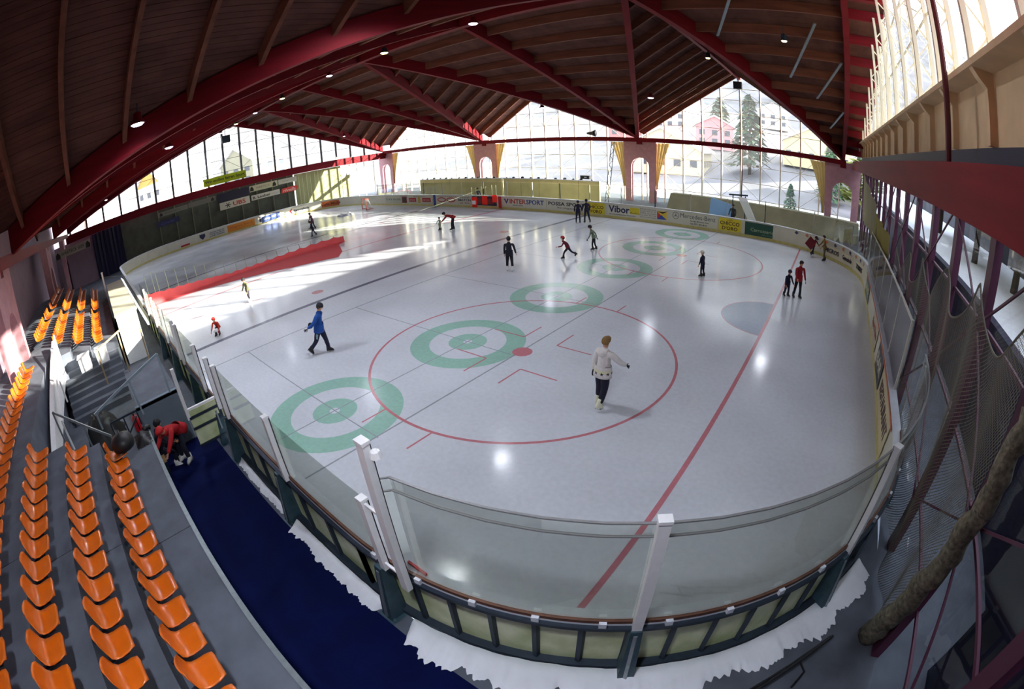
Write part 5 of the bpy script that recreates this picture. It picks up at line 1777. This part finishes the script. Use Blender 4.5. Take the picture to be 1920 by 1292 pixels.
MB().tube([(-0.3, 0.1, 0.08), (-0.42, 0.2, 0.05), (-0.4, 0.3, 0.02)], 0.06, 7).build('sleeve', M_black, t, True)

# ------------------------------------------------------------------ people
def skin_mesh(verts, edges, radii, root, sub=1):
    me = bpy.data.meshes.new('skin')
    me.from_pydata([tuple(v) for v in verts], edges, [])
    o = bpy.data.objects.new('tmp_skin', me)
    C.objects.link(o)
    md = o.modifiers.new('skin', 'SKIN')
    md.branch_smoothing = 0.6
    md.use_smooth_shade = True
    for i, r in enumerate(radii):
        sv = me.skin_vertices[0].data[i]
        sv.radius = r if isinstance(r, tuple) else (r, r)
        sv.use_root = (i == root)
    if sub:
        ms = o.modifiers.new('sub', 'SUBSURF')
        ms.levels = sub
        ms.render_levels = sub
    dg = bpy.context.evaluated_depsgraph_get()
    dg.update()
    out = bpy.data.meshes.new_from_object(o.evaluated_get(dg))
    bpy.data.objects.remove(o)
    bpy.data.meshes.remove(me)
    out.polygons.foreach_set('use_smooth', [True] * len(out.polygons))
    return out

def hand_mesh(M):
    """right hand, wrist at the origin, fingers along -z, thumb towards +y; slightly curled"""
    vs, es, rs = [(0, 0, 0.01), (0, 0.002, -0.035), (0, 0.0, -0.07)], [(0, 1), (1, 2)], [(0.022, 0.016), (0.030, 0.014), (0.034, 0.013)]
    for k, (y, l) in enumerate(((0.027, 0.066), (0.009, 0.076), (-0.010, 0.070), (-0.028, 0.054))):
        b = len(vs)
        vs += [(0.0, y, -0.084), (0.006, y * 1.1, -0.084 - l * 0.5), (0.022, y * 1.12, -0.084 - l * 0.95)]
        es += [(2, b), (b, b + 1), (b + 1, b + 2)]
        rs += [0.0095, 0.0085, 0.007]
    b = len(vs)
    vs += [(0.006, 0.040, -0.045), (0.014, 0.056, -0.075), (0.020, 0.058, -0.10)]
    es += [(1, b), (b, b + 1), (b + 1, b + 2)]
    rs += [0.012, 0.010, 0.008]
    me = skin_mesh(vs, es, rs, 0, 1)
    me.materials.append(M)
    return me
HANDS = {}
def hand(M):
    if M.name not in HANDS:
        HANDS[M.name] = hand_mesh(M)
    return HANDS[M.name]
def rotx(v, a):
    c, s = math.cos(a), math.sin(a)
    return Vector((v.x, v.y * c - v.z * s, v.y * s + v.z * c))
def roty(v, a):
    c, s = math.cos(a), math.sin(a)
    return Vector((v.x * c + v.z * s, v.y, -v.x * s + v.z * c))
def rotz(v, a):
    c, s = math.cos(a), math.sin(a)
    return Vector((v.x * c - v.y * s, v.x * s + v.y * c, v.z))
D2 = math.radians
SKATE = {}
def skate_mesh(kind, boot, blade):
    key = (kind, boot.name)
    if key in SKATE:
        return SKATE[key]
    mb = MB()
    # boot: sole outline lofted up to the ankle shaft; toes along +y, ankle joint at z = 0.13
    secs = [(0.045, [(-0.09, 0.034), (0.0, 0.036), (0.10, 0.040), (0.165, 0.022)]), (0.10, [(-0.092, 0.036), (0.0, 0.038), (0.08, 0.036), (0.14, 0.018)]),
            (0.15, [(-0.08, 0.040), (-0.03, 0.042), (0.03, 0.040), (0.055, 0.025)]), (0.25, [(-0.075, 0.045), (-0.04, 0.048), (0.02, 0.047), (0.045, 0.03)])]
    rings = []
    for z, ys in secs:
        ring = [(-w, y, z) for y, w in ys] + [(w, y, z) for y, w in reversed(ys)]
        rings.append(ring)
    n = len(rings[0])
    vs = [v for r in rings for v in r]
    fs = []
    for i in range(len(rings) - 1):
        for j in range(n):
            a, b = i * n + j, i * n + (j + 1) % n
            fs.append((a, b, b + n, a + n))
    fs.append(tuple(range(n)))
    fs.append(tuple(range((len(rings) - 1) * n, len(rings) * n)))
    mb.add(vs, fs, 0)
    mb.box((0, 0.03, 0.006), (0.006, 0.27, 0.012), 0, 1)
    if kind == 'figure':
        mb.box((0, -0.06, 0.03), (0.05, 0.05, 0.03), 0, 0)
        mb.box((0, -0.06, 0.02), (0.012, 0.05, 0.04), 0, 1)
        mb.box((0, 0.10, 0.028), (0.012, 0.06, 0.036), 0, 1)
    else:
        mb.box((0, -0.05, 0.028), (0.03, 0.07, 0.04), 0, 2)
        mb.box((0, 0.10, 0.028), (0.03, 0.07, 0.04), 0, 2)
    SKATE[key] = mb.mesh('skate', [boot, blade, M_white], True)
    return SKATE[key]
M_blade = mat('skate_blade', (190, 196, 204), 0.25, metal=0.9)
SKINC = (206, 150, 118)

def person(label, loc, rz, H=1.75, lean=4, hips=((0, 0), (0, 0)), knees=(5, 5), shoulders=((8, 10), (8, 10)), elbows=(15, 15), head=(0, 0), twist=0,
           top=(60, 60, 70), trousers=(26, 28, 48), skin=SKINC, hair=(60, 42, 30), hat=None, hatkind='hair', gloves=None, boots=(20, 20, 24), kind='hockey', child=False,
           bulk=1.0, group=None, extra=None, sit=False, hood=None, feet='skate'):
    """hips/shoulders: (forward pitch, outward) per side L,R in degrees; knees/elbows: bend; head: (pitch down, yaw left)"""
    M = {k: mat('cloth_%d_%d_%d' % c, c, 0.85, var=0.12, scale=14) for k, c in (('top', top), ('tr', trousers))}
    Ms = mat('skin_%d_%d_%d' % skin, skin, 0.6)
    t = thing('person', (loc[0], loc[1], loc[2] if len(loc) > 2 else 0.0), label, 'person', group, D2(rz))
    hs = 1.18 if child else 1.0
    Lh = H * 0.130 * hs
    legs = 0.485 if not child else 0.455
    thigh, shank = H * legs * 0.50, H * legs * 0.50 - 0.07
    torso = H * (0.30 if not child else 0.29)
    sw, hw = H * 0.113, H * 0.052
    ua, fa = H * 0.165, H * 0.150
    up = Vector((0, 0, 1))
    L = D2(lean)
    def spine(d):
        return rotx(Vector((0, 0, d)), -L * (0.6 + 0.4 * d / torso))
    pel = Vector((0, 0, 0))
    waist, chest, neckb = spine(torso * 0.38), spine(torso * 0.75), spine(torso)
    tw = D2(twist)
    hp, hy = D2(head[0]), D2(head[1])
    nd = rotx(Vector((0, 0, 1)), -L * 0.8 - hp * 0.4)
    neck = neckb + nd * (H * 0.035)
    hd = rotx(Vector((0, 0, 1)), -L * 0.55 - hp)
    chin = neck + hd * (Lh * 0.18)
    hc = neck + hd * (Lh * 0.62)
    crown = neck + hd * (Lh * 0.98)
    V = [pel, waist, chest, neckb, neck, hc, crown]
    Ed = [(0, 1), (1, 2), (2, 3), (3, 4), (4, 5), (5, 6)]
    k = H / 1.75
    b = bulk
    Rr = [(0.150 * k * b, 0.115 * k * b), (0.145 * k * b, 0.110 * k * b), (0.165 * k * b, 0.120 * k * b), (0.085 * k * b, 0.075 * k * b), (0.052 * k, 0.052 * k), (Lh * 0.40, Lh * 0.46), (Lh * 0.24, Lh * 0.27)]
    seg = {0: 'tr', 1: 'top', 2: 'top', 3: 'top', 4: 'skin', 5: 'skin', 6: 'skin'}
    ends = {}
    for side, s in ((0, -1), (1, 1)):
        pitch, outw = D2(hips[side][0]), D2(hips[side][1])
        hip = Vector((s * hw, 0, -0.02 * k))
        d = roty(rotx(Vector((0, 0, -1)), pitch), -s * outw)
        knee = hip + d * thigh
        d2 = roty(rotx(Vector((0, 0, -1)), pitch - D2(knees[side])), -s * outw)
        ank = knee + d2 * shank
        i = len(V)
        V += [hip, hip.lerp(knee, 0.5), knee, knee.lerp(ank, 0.45), ank]
        Ed += [(0, i), (i, i + 1), (i + 1, i + 2), (i + 2, i + 3), (i + 3, i + 4)]
        Rr += [0.095 * k * b, 0.088 * k * b, 0.066 * k * b, 0.064 * k * b, 0.052 * k * b]
        for q in range(5):
            seg[i + q] = 'tr'
        ends['foot', side] = (ank, pitch - D2(knees[side]))
        pitch, outw = D2(shoulders[side][0]), D2(shoulders[side][1])
        base = rotz(Vector((s * sw, 0, 0)), tw)
        sh = spine(torso * 0.90) + base
        d = rotx(rotz(roty(rotx(Vector((0, 0, -1)), pitch), -s * outw), tw), -L * 0.3)
        el = sh + d * ua
        d2 = rotx(rotz(roty(rotx(Vector((0, 0, -1)), pitch + D2(elbows[side])), -s * outw * 0.6), tw), -L * 0.3)
        wr = el + d2 * fa
        i = len(V)
        V += [spine(torso * 0.90) + base * 0.55, sh, el, wr]
        Ed += [(2, i), (i, i + 1), (i + 1, i + 2), (i + 2, i + 3)]
        Rr += [0.085 * k * b, 0.068 * k * b, 0.053 * k * b, 0.040 * k * b]
        for q in range(4):
            seg[i + q] = 'top'
        ends['hand', side] = (wr, d2)
    low = min(ends['foot', 0][0].z, ends['foot', 1][0].z)
    lift = (0.135 if feet == 'skate' else 0.09) * (0.8 if child else 1.0) - low
    if sit:
        lift = sit
    off = Vector((0, 0, lift))
    Vw = [v + off for v in V]
    me = skin_mesh(Vw, Ed, Rr, 0, 1)
    for m_ in (M['top'], M['tr'], Ms):
        me.materials.append(m_)
    hem = H * (0.03 if b < 1.05 else 0.07)
    idx = []
    for p in me.polygons:
        c = p.center
        best, bk = 1e9, 'top'
        for a, e in Ed:
            A, B = Vw[a], Vw[e]
            ab = B - A
            u = max(0.0, min(1.0, (c - A).dot(ab) / max(1e-9, ab.length_squared)))
            dd = (A + ab * u - c).length - 0.35 * (Rr[a][0] if isinstance(Rr[a], tuple) else Rr[a])
            if dd < best:
                best, bk = dd, seg[e] if u > 0.35 or seg[a] == seg[e] else seg[a]
                be = (a, e, u)
        rel = (c - Vw[0]).dot((Vw[1] - Vw[0]).normalized())
        if bk == 'tr' and rel > -hem and be[1] <= 8 and be[0] == 0:
            bk = 'top'
        if be[0] in (0,) and be[1] == 1 and rel > -hem:
            bk = 'top'
        idx.append({'top': 0, 'tr': 1, 'skin': 2}[bk])
    me.polygons.foreach_set('material_index', idx)
    put('body', me, t)
    # jacket hem: a short flared skirt that follows the pelvis
    mb = MB()
    n = 14
    ax = (Vw[1] - Vw[0]).normalized()
    fx_, sx_ = rotx(Vector((0, 1, 0)), -L * 0.6), Vector((1, 0, 0))
    vs = []
    for z, r in ((H * 0.09, 1.02), (0.0, 1.10), (-hem, 1.14), (-hem, 1.02)):
        for i in range(n):
            a = 2 * math.pi * i / n
            vs.append(Vw[0] + ax * z + sx_ * (math.cos(a) * 0.158 * k * b * r) + fx_ * (math.sin(a) * 0.128 * k * b * r))
    mb.add(vs, [(q * n + i, q * n + (i + 1) % n, (q + 1) * n + (i + 1) % n, (q + 1) * n + i) for q in range(3) for i in range(n)])
    mb.build('jacket_hem', M['top'], t, True)
    # collar
    mb = MB()
    mb.tube([Vw[3] - nd * 0.02 * k, Vw[3] + nd * 0.045 * k], [0.088 * k * b, 0.070 * k], 12)
    mb.build('collar', M['top'], t, True)
    # head gear or hair, face
    hcw, hdir = hc + off, hd
    side_ = Vector((1, 0, 0))
    fwd = hdir.cross(side_) * -1.0
    if fwd.y < 0:
        fwd = fwd * -1
    side_ = rotz(side_, 0)
    ca, sa = math.cos(hy), math.sin(hy)
    f2 = fwd * ca - side_ * sa
    s2 = side_ * ca + fwd * sa
    Mh = mat('hair_%d_%d_%d' % hair, hair, 0.8, var=0.3, scale=30)
    def ball(cx, rx_, ry_, rz_, zmin, name, mm, n=12, m2=7, back=0.0):
        mb = MB()
        vs, fs = [], []
        for j in range(m2 + 1):
            ph = zmin + (math.pi / 2 - zmin) * j / m2
            for i in range(n):
                a = 2 * math.pi * i / n
                fr = max(0.0, math.sin(a))
                z = math.sin(ph)
                if back:
                    z = z + back * fr * (1 - j / m2)
                vs.append(cx + s2 * (rx_ * math.cos(a) * math.cos(ph)) + f2 * (ry_ * math.sin(a) * math.cos(ph)) + hdir * (rz_ * z))
        for j in range(m2):
            for i in range(n):
                a, b_ = j * n + i, j * n + (i + 1) % n
                fs.append((a, b_, b_ + n, a + n))
        mb.add(vs, fs)
        return mb.build(name, mm, t, True)
    hr = Lh * 0.5
    ball(hcw + hdir * (0.05 * Lh) - f2 * 0.008, hr * 0.90, hr * 1.04, hr * 1.03, -0.75, 'hair', Mh, back=0.85)
    if hat:
        Mhat = mat('cloth_%d_%d_%d' % hat, hat, 0.7 if hatkind != 'helmet' else 0.3)
        ball(hcw + hdir * (0.10 * Lh), hr * 1.0, hr * 1.12, hr * 1.06, -0.05 if hatkind != 'hood' else -0.9, 'hat' if hatkind != 'helmet' else 'helmet', Mhat, back=0.0 if hatkind != 'hood' else 1.1)
        if hatkind == 'cap':
            mb = MB()
            c0 = hcw + hdir * (0.14 * Lh) + f2 * hr * 0.9
            mb.poly([c0 - s2 * hr * 0.7, c0 + s2 * hr * 0.7, c0 + s2 * hr * 0.5 + f2 * hr * 0.7, c0 - s2 * hr * 0.5 + f2 * hr * 0.7], hdir * 0.012)
            mb.build('peak', Mhat, t)
    mb = MB()
    nb0 = hcw + f2 * (hr * 0.90) - hdir * (0.06 * Lh)
    mb.add([nb0 + hdir * 0.025 * k, nb0 - s2 * 0.014 * k - hdir * 0.012 * k, nb0 + s2 * 0.014 * k - hdir * 0.012 * k, nb0 + f2 * 0.026 * k - hdir * 0.010 * k], [(0, 1, 3), (0, 3, 2), (1, 2, 3), (0, 2, 1)])
    mb.build('nose', Ms, t)
    Me = mat('eye_dark', (36, 28, 26), 0.3)
    for s in (-1, 1):
        mb = MB()
        c0 = hcw + f2 * (hr * 0.865) + s2 * (s * 0.031 * k) + hdir * (0.005 * Lh)
        mb.poly([c0 - s2 * 0.011 * k, c0 - hdir * 0.005 * k, c0 + s2 * 0.011 * k, c0 + hdir * 0.005 * k], f2 * 0.006)
        mb.build('eye', Me, t)
        mb = MB()
        e0 = hcw + s2 * (s * hr * 0.83) - hdir * (0.02 * Lh)
        mb.add([e0 + hdir * 0.03 * k, e0 + f2 * 0.016 * k + s2 * s * 0.004, e0 - hdir * 0.03 * k, e0 - f2 * 0.016 * k + s2 * s * 0.016], [(0, 1, 2, 3)])
        mb.build('ear', Ms, t)
    mb = MB()
    c0 = hcw + f2 * (hr * 0.82) - hdir * (0.20 * Lh)
    mb.poly([c0 - s2 * 0.022 * k, c0 - hdir * 0.006 * k, c0 + s2 * 0.022 * k, c0 + hdir * 0.005 * k], f2 * 0.008)
    mb.build('mouth', mat('lip', (150, 80, 74), 0.6), t)
    Mg = mat('cloth_%d_%d_%d' % gloves, gloves, 0.8) if gloves else Ms
    for side, s in ((0, -1), (1, 1)):
        wr, d = ends['hand', side]
        o = put('glove' if gloves else 'hand', hand(Mg), t)
        z = -d.normalized()
        y = Vector((0, 1, 0)) - z * z.y
        if y.length < 0.1:
            y = Vector((0, 0, 1)) - z * z.z
        y.normalize()
        x = y.cross(z) * (1 if s > 0 else 1)
        mm = Matrix((x, y, z)).transposed().to_4x4()
        sc = k * (1.15 if gloves else 1.0)
        if s > 0:
            x = -x
        o.matrix_basis = Matrix.Translation(wr + off) @ mm @ Matrix.Diagonal((-sc if s > 0 else sc, sc, sc, 1))
    if feet == 'skate':
        sm = skate_mesh(kind, mat('boot_%d_%d_%d' % boots, boots, 0.4), M_blade)
        for side, s in ((0, -1), (1, 1)):
            a, pt = ends['foot', side]
            o = put('skate', sm, t)
            sc = (0.8 if child else 1.0)
            p_ = max(-0.9, min(0.35, pt)) if abs((a.z - low)) > 0.04 else 0.0
            o.matrix_basis = Matrix.Translation(a + off) @ Matrix.Rotation(p_, 4, 'X') @ Matrix.Rotation(-s * 0.12, 4, 'Z') @ Matrix.Diagonal((sc, sc, sc, 1)) @ Matrix.Translation((0, 0, -0.135))
    if extra:
        extra(t, Vw, k, f2, s2, hdir, ends, off)
    return t

def face(dx, dy):
    return math.degrees(math.atan2(dy, dx)) - 90
IR = (0.78, 0.62)      # picture-right on the ice
AW = (-0.62, 0.78)     # away from the stand
def mixd(r, a):
    return face(IR[0] * r + AW[0] * a, IR[1] * r + AW[1] * a)

def stars(t, Vw, k, f2, s2, hdir, ends, off):
    # pale band with dark stars round the jacket hem, white hood on the back
    mb = MB()
    n = 20
    c0 = Vw[0] + Vector((0, 0, 0.015))
    band = [(0.205, 0.172)] * 2
    vs = [(c0.x + 0.222 * math.cos(2 * math.pi * i / n), c0.y + 0.184 * math.sin(2 * math.pi * i / n), c0.z + z) for z in (-0.09, 0.07) for i in range(n)]
    mb.add(vs, [(i, (i + 1) % n, n + (i + 1) % n, n + i) for i in range(n)])
    mb.build('hem_band', mat('cream_band', (226, 226, 190), 0.7), t, True)
    Mst = mat('star_print', (24, 24, 40), 0.7)
    for j in range(9):
        a = 2 * math.pi * (j + 0.4) / 9
        cx, cy_ = c0.x + 0.228 * math.cos(a), c0.y + 0.190 * math.sin(a)
        tx, ty = -math.sin(a), math.cos(a)
        pts = []
        for q in range(10):
            r = 0.052 if q % 2 == 0 else 0.021
            b = math.pi / 2 + q * math.pi / 5
            pts.append((cx + tx * r * math.cos(b), cy_ + ty * r * math.cos(b), c0.z - 0.01 + r * math.sin(b)))
        mb = MB()
        ctr = (cx, cy_, c0.z - 0.01)
        mb.add(pts + [ctr], [(q, (q + 1) % 10, 10) for q in range(10)])
        mb.build('star', Mst, t)
    mb = MB()
    q = Vw[3]
    mb.lathe([(0.03, -0.10), (0.11, -0.08), (0.13, 0.0), (0.10, 0.05), (0.04, 0.06)], (q.x, q.y - 0.10, q.z - 0.01), 12)
    mb.build('hood', mat('cloth_232_228_226', (232, 228, 226), 0.85, var=0.12, scale=14), t, True)

person('woman in white jacket with stars on the hem, skating with one arm held out', (-2.62, -8.35), mixd(0.75, 0.66), 1.72, 6, ((4, 2), (-8, 3)), (6, 22), ((-6, 14), (34, 30)), (10, 22), (8, -12), 0,
       (232, 228, 226), (22, 24, 48), SKINC, (140, 108, 66), boots=(232, 232, 206), kind='figure', gloves=(34, 34, 40), bulk=1.34, extra=stars)
def stripe(t, Vw, k, f2, s2, hdir, ends, off):
    mb = MB()
    a, b = Vw[12], Vw[14]
    q0, q1 = Vw[16].lerp(Vw[18], 0.35), Vw[16].lerp(Vw[18], 0.75)
    mb.bar(q0 + Vector((0.085, 0.02, 0)), q1 + Vector((0.072, 0.02, 0)), 0.02, 0.07)
    mb.build('trouser_stripe', mat('pale_stripe', (150, 190, 196), 0.8), t)
    mb = MB()
    w = (ends['hand', 0][0] + ends['hand', 1][0]) * 0.5 + off
    mb.lathe([(0.03, -0.10), (0.075, -0.07), (0.085, 0.0), (0.06, 0.07), (0.03, 0.09)], (w.x, w.y, w.z), 10)
    mb.build('mittens', mat('black_wool', (18, 18, 26), 0.9), t, True)
person('man in a blue jacket and dark cap skating with hands behind his back', (-11.37, -10.6), mixd(1.0, 0.05), 1.74, 12, ((16, 2), (-20, 2)), (8, 22), ((-28, 14), (-28, 14)), (-30, -30), (14, 0), 0,
       (28, 84, 168), (30, 28, 58), SKINC, (46, 38, 34), hat=(26, 26, 40), hatkind='hat', gloves=(20, 20, 30), bulk=1.22, extra=stripe)
def pads(t, Vw, k, f2, s2, hdir, ends, off):
    for i in (9, 18):
        mb = MB()
        q = Vw[i]
        mb.lathe([(0.085, -0.02), (0.08, 0.03), (0.04, 0.06)], (0, 0, 0), 12)
        o = mb.build('knee_pad', M_white, t, True)
        o.matrix_basis = Matrix.Translation(q + Vector((0, 0.06, 0.01))) @ Matrix.Rotation(D2(-80), 4, 'X')
person('small child in red and black crouching with white knee pads and red pointed cap', (-17.6, -12.5), mixd(0.15, -1.0), 1.16, 38, ((82, 8), (78, 8)), (105, 100), ((30, 16), (38, 14)), (18, 16), (-6, 0), 0,
       (196, 52, 30), (24, 22, 34), SKINC, (50, 34, 26), hat=(222, 44, 34), hatkind='hood', gloves=(190, 30, 34), child=True, extra=pads)
person('child in a dark cap and black-yellow jacket gliding in the sunlit patch', (-20.8, -9.75), mixd(-0.35, -0.9), 1.32, 12, ((8, 4), (-6, 5)), (16, 14), ((10, 12), (10, 14)), (20, 25), (10, 0), 0,
       (92, 92, 62), (58, 54, 66), SKINC, (40, 32, 28), hat=(26, 22, 30), hatkind='hat', boots=(236, 236, 236), child=True)
person('adult in black with white skates seen from behind, standing upright', (-11.8, -0.35), mixd(0.1, 1.0), 1.60, 2, ((3, 4), (-3, 4)), (3, 4), ((4, 8), (8, 16)), (8, 14), (0, 0), 0,
       (26, 24, 40), (20, 20, 34), SKINC, (28, 24, 28), hat=(28, 24, 30), hatkind='hood', boots=(226, 226, 226), kind='figure', bulk=1.15)
person('child in maroon jacket and red helmet lunging forward in full stride', (-10.7, 2.95), mixd(-1.0, 0.1), 1.32, 36, ((38, 3), (-38, 5)), (26, 24), ((40, 10), (-46, 14)), (50, 30), (-18, 0), 0,
       (110, 22, 46), (22, 22, 44), SKINC, (60, 40, 30), hat=(184, 40, 40), hatkind='helmet', child=True)
person('child in a grey-green vest with dark sleeves skating bent forward', (-10.5, 5.3), mixd(-0.7, 0.35), 1.42, 20, ((10, 3), (-4, 3)), (14, 12), ((16, 8), (-36, 16)), (20, 26), (12, 0), 0,
       (106, 122, 98), (26, 28, 44), SKINC, (30, 26, 26), hat=(28, 26, 34), hatkind='hat', gloves=(30, 30, 40), child=True)
person('person in dark navy clothes, left one of a pair at the far boards', (-15.55, 12.1), mixd(0.2, 1.0), 1.62, 3, ((4, 5), (-4, 4)), (5, 5), ((6, 12), (10, 14)), (10, 20), (0, 0), 0,
       (26, 26, 52), (26, 28, 54), SKINC, (30, 28, 34), hat=(28, 28, 44), hatkind='hat', group='pair at the far boards', bulk=1.1)
person('taller person in dark navy clothes, right one of a pair at the far boards', (-15.1, 12.55), mixd(-0.2, 1.0), 1.70, 6, ((6, 5), (-6, 8)), (5, 8), ((10, 14), (6, 10)), (16, 10), (0, 0), 0,
       (28, 28, 54), (28, 30, 58), SKINC, (30, 28, 34), hat=(30, 28, 44), hatkind='hat', group='pair at the far boards', bulk=1.1)
person('small child in navy suit with a white helmet standing on the far face-off circle', (-3.84, 3.68), mixd(-0.5, 0.7), 1.24, 4, ((4, 3), (-2, 3)), (6, 4), ((6, 8), (6, 8)), (14, 20), (10, 0), 0,
       (24, 26, 58), (24, 24, 54), SKINC, (200, 190, 160), hat=(222, 220, 206), hatkind='helmet', child=True)
person('adult in a red jacket and black trousers guiding a child beside the goal line', (0.78, 3.45), mixd(-0.1, -0.9), 1.66, 4, ((3, 5), (-3, 5)), (3, 3), ((10, 10), (26, 16)), (14, 30), (14, 8), 0,
       (150, 24, 36), (20, 18, 34), SKINC, (58, 30, 28), bulk=1.08)
person('child in dark navy leaning against the adult in red by the goal line', (0.30, 3.33), mixd(0.1, -0.95), 1.22, 6, ((4, 4), (-4, 4)), (6, 6), ((16, 14), (10, 12)), (24, 14), (8, 0), 0,
       (26, 26, 54), (24, 26, 50), SKINC, (30, 26, 30), hat=(26, 26, 46), hatkind='hat', child=True, bulk=1.15)
def helper(t, Vw, k, f2, s2, hdir, ends, off):
    mb = MB()
    w = ends['hand', 1][0] + off
    for s in (-0.16, 0.16):
        mb.tube([(w.x + s, w.y + 0.05, w.z), (w.x + s * 1.5, w.y + 0.25, 0.02), (w.x + s * 1.5, w.y - 0.25, 0.02)], 0.022, 6)
    mb.tube([(w.x - 0.16, w.y + 0.05, w.z), (w.x + 0.16, w.y + 0.05, w.z)], 0.022, 6)
person('adult in a red jacket bending low over a small child on the wet ice', (-22.2, 6.3), mixd(-1.0, -0.1), 1.74, 74, ((18, 4), (6, 4)), (16, 10), ((64, 6), (60, 8)), (6, 8), (-10, 0), 0,
       (150, 26, 30), (26, 26, 50), SKINC, (30, 28, 40), hat=(30, 28, 52), hatkind='hat', bulk=1.12)
person('small child in pale green held by the bending adult in red', (-23.1, 5.8), mixd(-0.4, -0.9), 0.98, 4, ((4, 4), (-2, 4)), (6, 4), ((40, 8), (40, 8)), (20, 20), (0, 0), 0,
       (150, 176, 140), (150, 160, 120), SKINC, (90, 60, 40), hat=(40, 40, 70), hatkind='helmet', child=True)
person('child in a dark suit gliding beyond the cords of the red curtain', (-34.2, 1.4), mixd(-0.9, -0.3), 1.40, 16, ((20, 4), (-16, 5)), (14, 18), ((24, 10), (10, 12)), (40, 30), (12, 0), 0,
       (28, 30, 62), (26, 28, 62), SKINC, (40, 30, 30), hat=(52, 30, 46), hatkind='hat', child=True)
person('person in plum jacket skating behind the child beyond the red curtain', (-38.0, 3.4), mixd(-0.9, 0.1), 1.62, 18, ((10, 3), (-6, 3)), (12, 14), ((14, 10), (14, 10)), (30, 30), (10, 0), 0,
       (96, 48, 70), (34, 28, 44), SKINC, (36, 26, 28), hat=(34, 24, 34), hatkind='hat')
person('child in dark red pushing a red board at the far right corner', (0.95, 13.55), mixd(0.9, 0.2), 1.30, 26, ((26, 5), (-22, 5)), (18, 26), ((40, 8), (44, 8)), (10, 10), (0, 0), 0,
       (90, 20, 36), (34, 26, 40), SKINC, (40, 26, 26), child=True)
person('person in an ochre jacket standing against the corner boards', (1.75, 12.5), mixd(-0.9, 0.3), 1.55, 10, ((6, 4), (-6, 4)), (8, 8), ((26, 10), (30, 12)), (20, 20), (8, 0), 0,
       (128, 104, 56), (96, 86, 62), SKINC, (30, 22, 22))
t = thing('red_board', (0.6, 13.2, 0.55), 'dark red square board tilted in the hands of the child at the far corner', 'board')
o = MB().box((0, 0, 0.3), (0.62, 0.05, 0.62), 0).build('board_sheet', mat('dark_red_sheet', (110, 22, 36), 0.5), t)
MB().bar((-0.25, 0.05, 0.3), (0.25, 0.05, 0.3), 0.04).build('grip', M_dsteel, t)
t.rotation_euler = (0, D2(38), D2(30))
person('spectator in dark clothes standing behind the far boards by the barrier wall', (-29.8, 17.2), mixd(0.1, -1.0), 1.66, 2, top=(30, 30, 50), trousers=(28, 28, 40), hair=(30, 26, 26), hat=(26, 26, 44), hatkind='hat', feet='shoe', boots=(30, 30, 34))
person('bystander in dark grey jacket between the blue panel and the white slide', (-5.75, 18.6), mixd(-0.6, -0.6), 1.78, 3, ((6, 3), (-6, 3)), (4, 6), ((10, 10), (14, 10)), (20, 24), (6, 0), 0,
       (56, 60, 72), (40, 42, 54), SKINC, (40, 30, 28), feet='shoe')
# two people changing skates on the step below the terrace
person('person in dark clothes with white skates sitting on the aisle step below the front row', (-9.35, -17.0), face(0.3, 0.9), 1.66, 14, ((78, 6), (72, 6)), (82, 78), ((34, 10), (40, 10)), (50, 46), (20, 20), 0,
       (20, 22, 42), (16, 18, 38), SKINC, (24, 20, 24), boots=(220, 222, 218), kind='figure', sit=0.52, bulk=1.1)
person('person in a red jacket with a wide red hood bending down in the aisle', (-9.15, -16.3), face(0.55, -0.8), 1.70, 68, ((30, 6), (24, 6)), (34, 30), ((66, 8), (70, 8)), (10, 10), (10, 0), 0,
       (176, 20, 30), (18, 20, 40), SKINC, (40, 26, 26), hat=(186, 18, 28), hatkind='hood', boots=(222, 222, 216), kind='figure', bulk=1.3)
t = thing('aisle_bench', (-9.35, -17.0, 0), 'low wooden bench under the sitting skater in the aisle', 'bench')
MB().box((0, -0.12, 0.40), (1.0, 0.3, 0.05)).build('seat_board', mat('tan_wood', (206, 176, 120), 0.6), t)
for s in (-0.42, 0.42):
    MB().box((s, -0.12, 0.19), (0.06, 0.26, 0.37)).build('leg', M_dsteel, t)
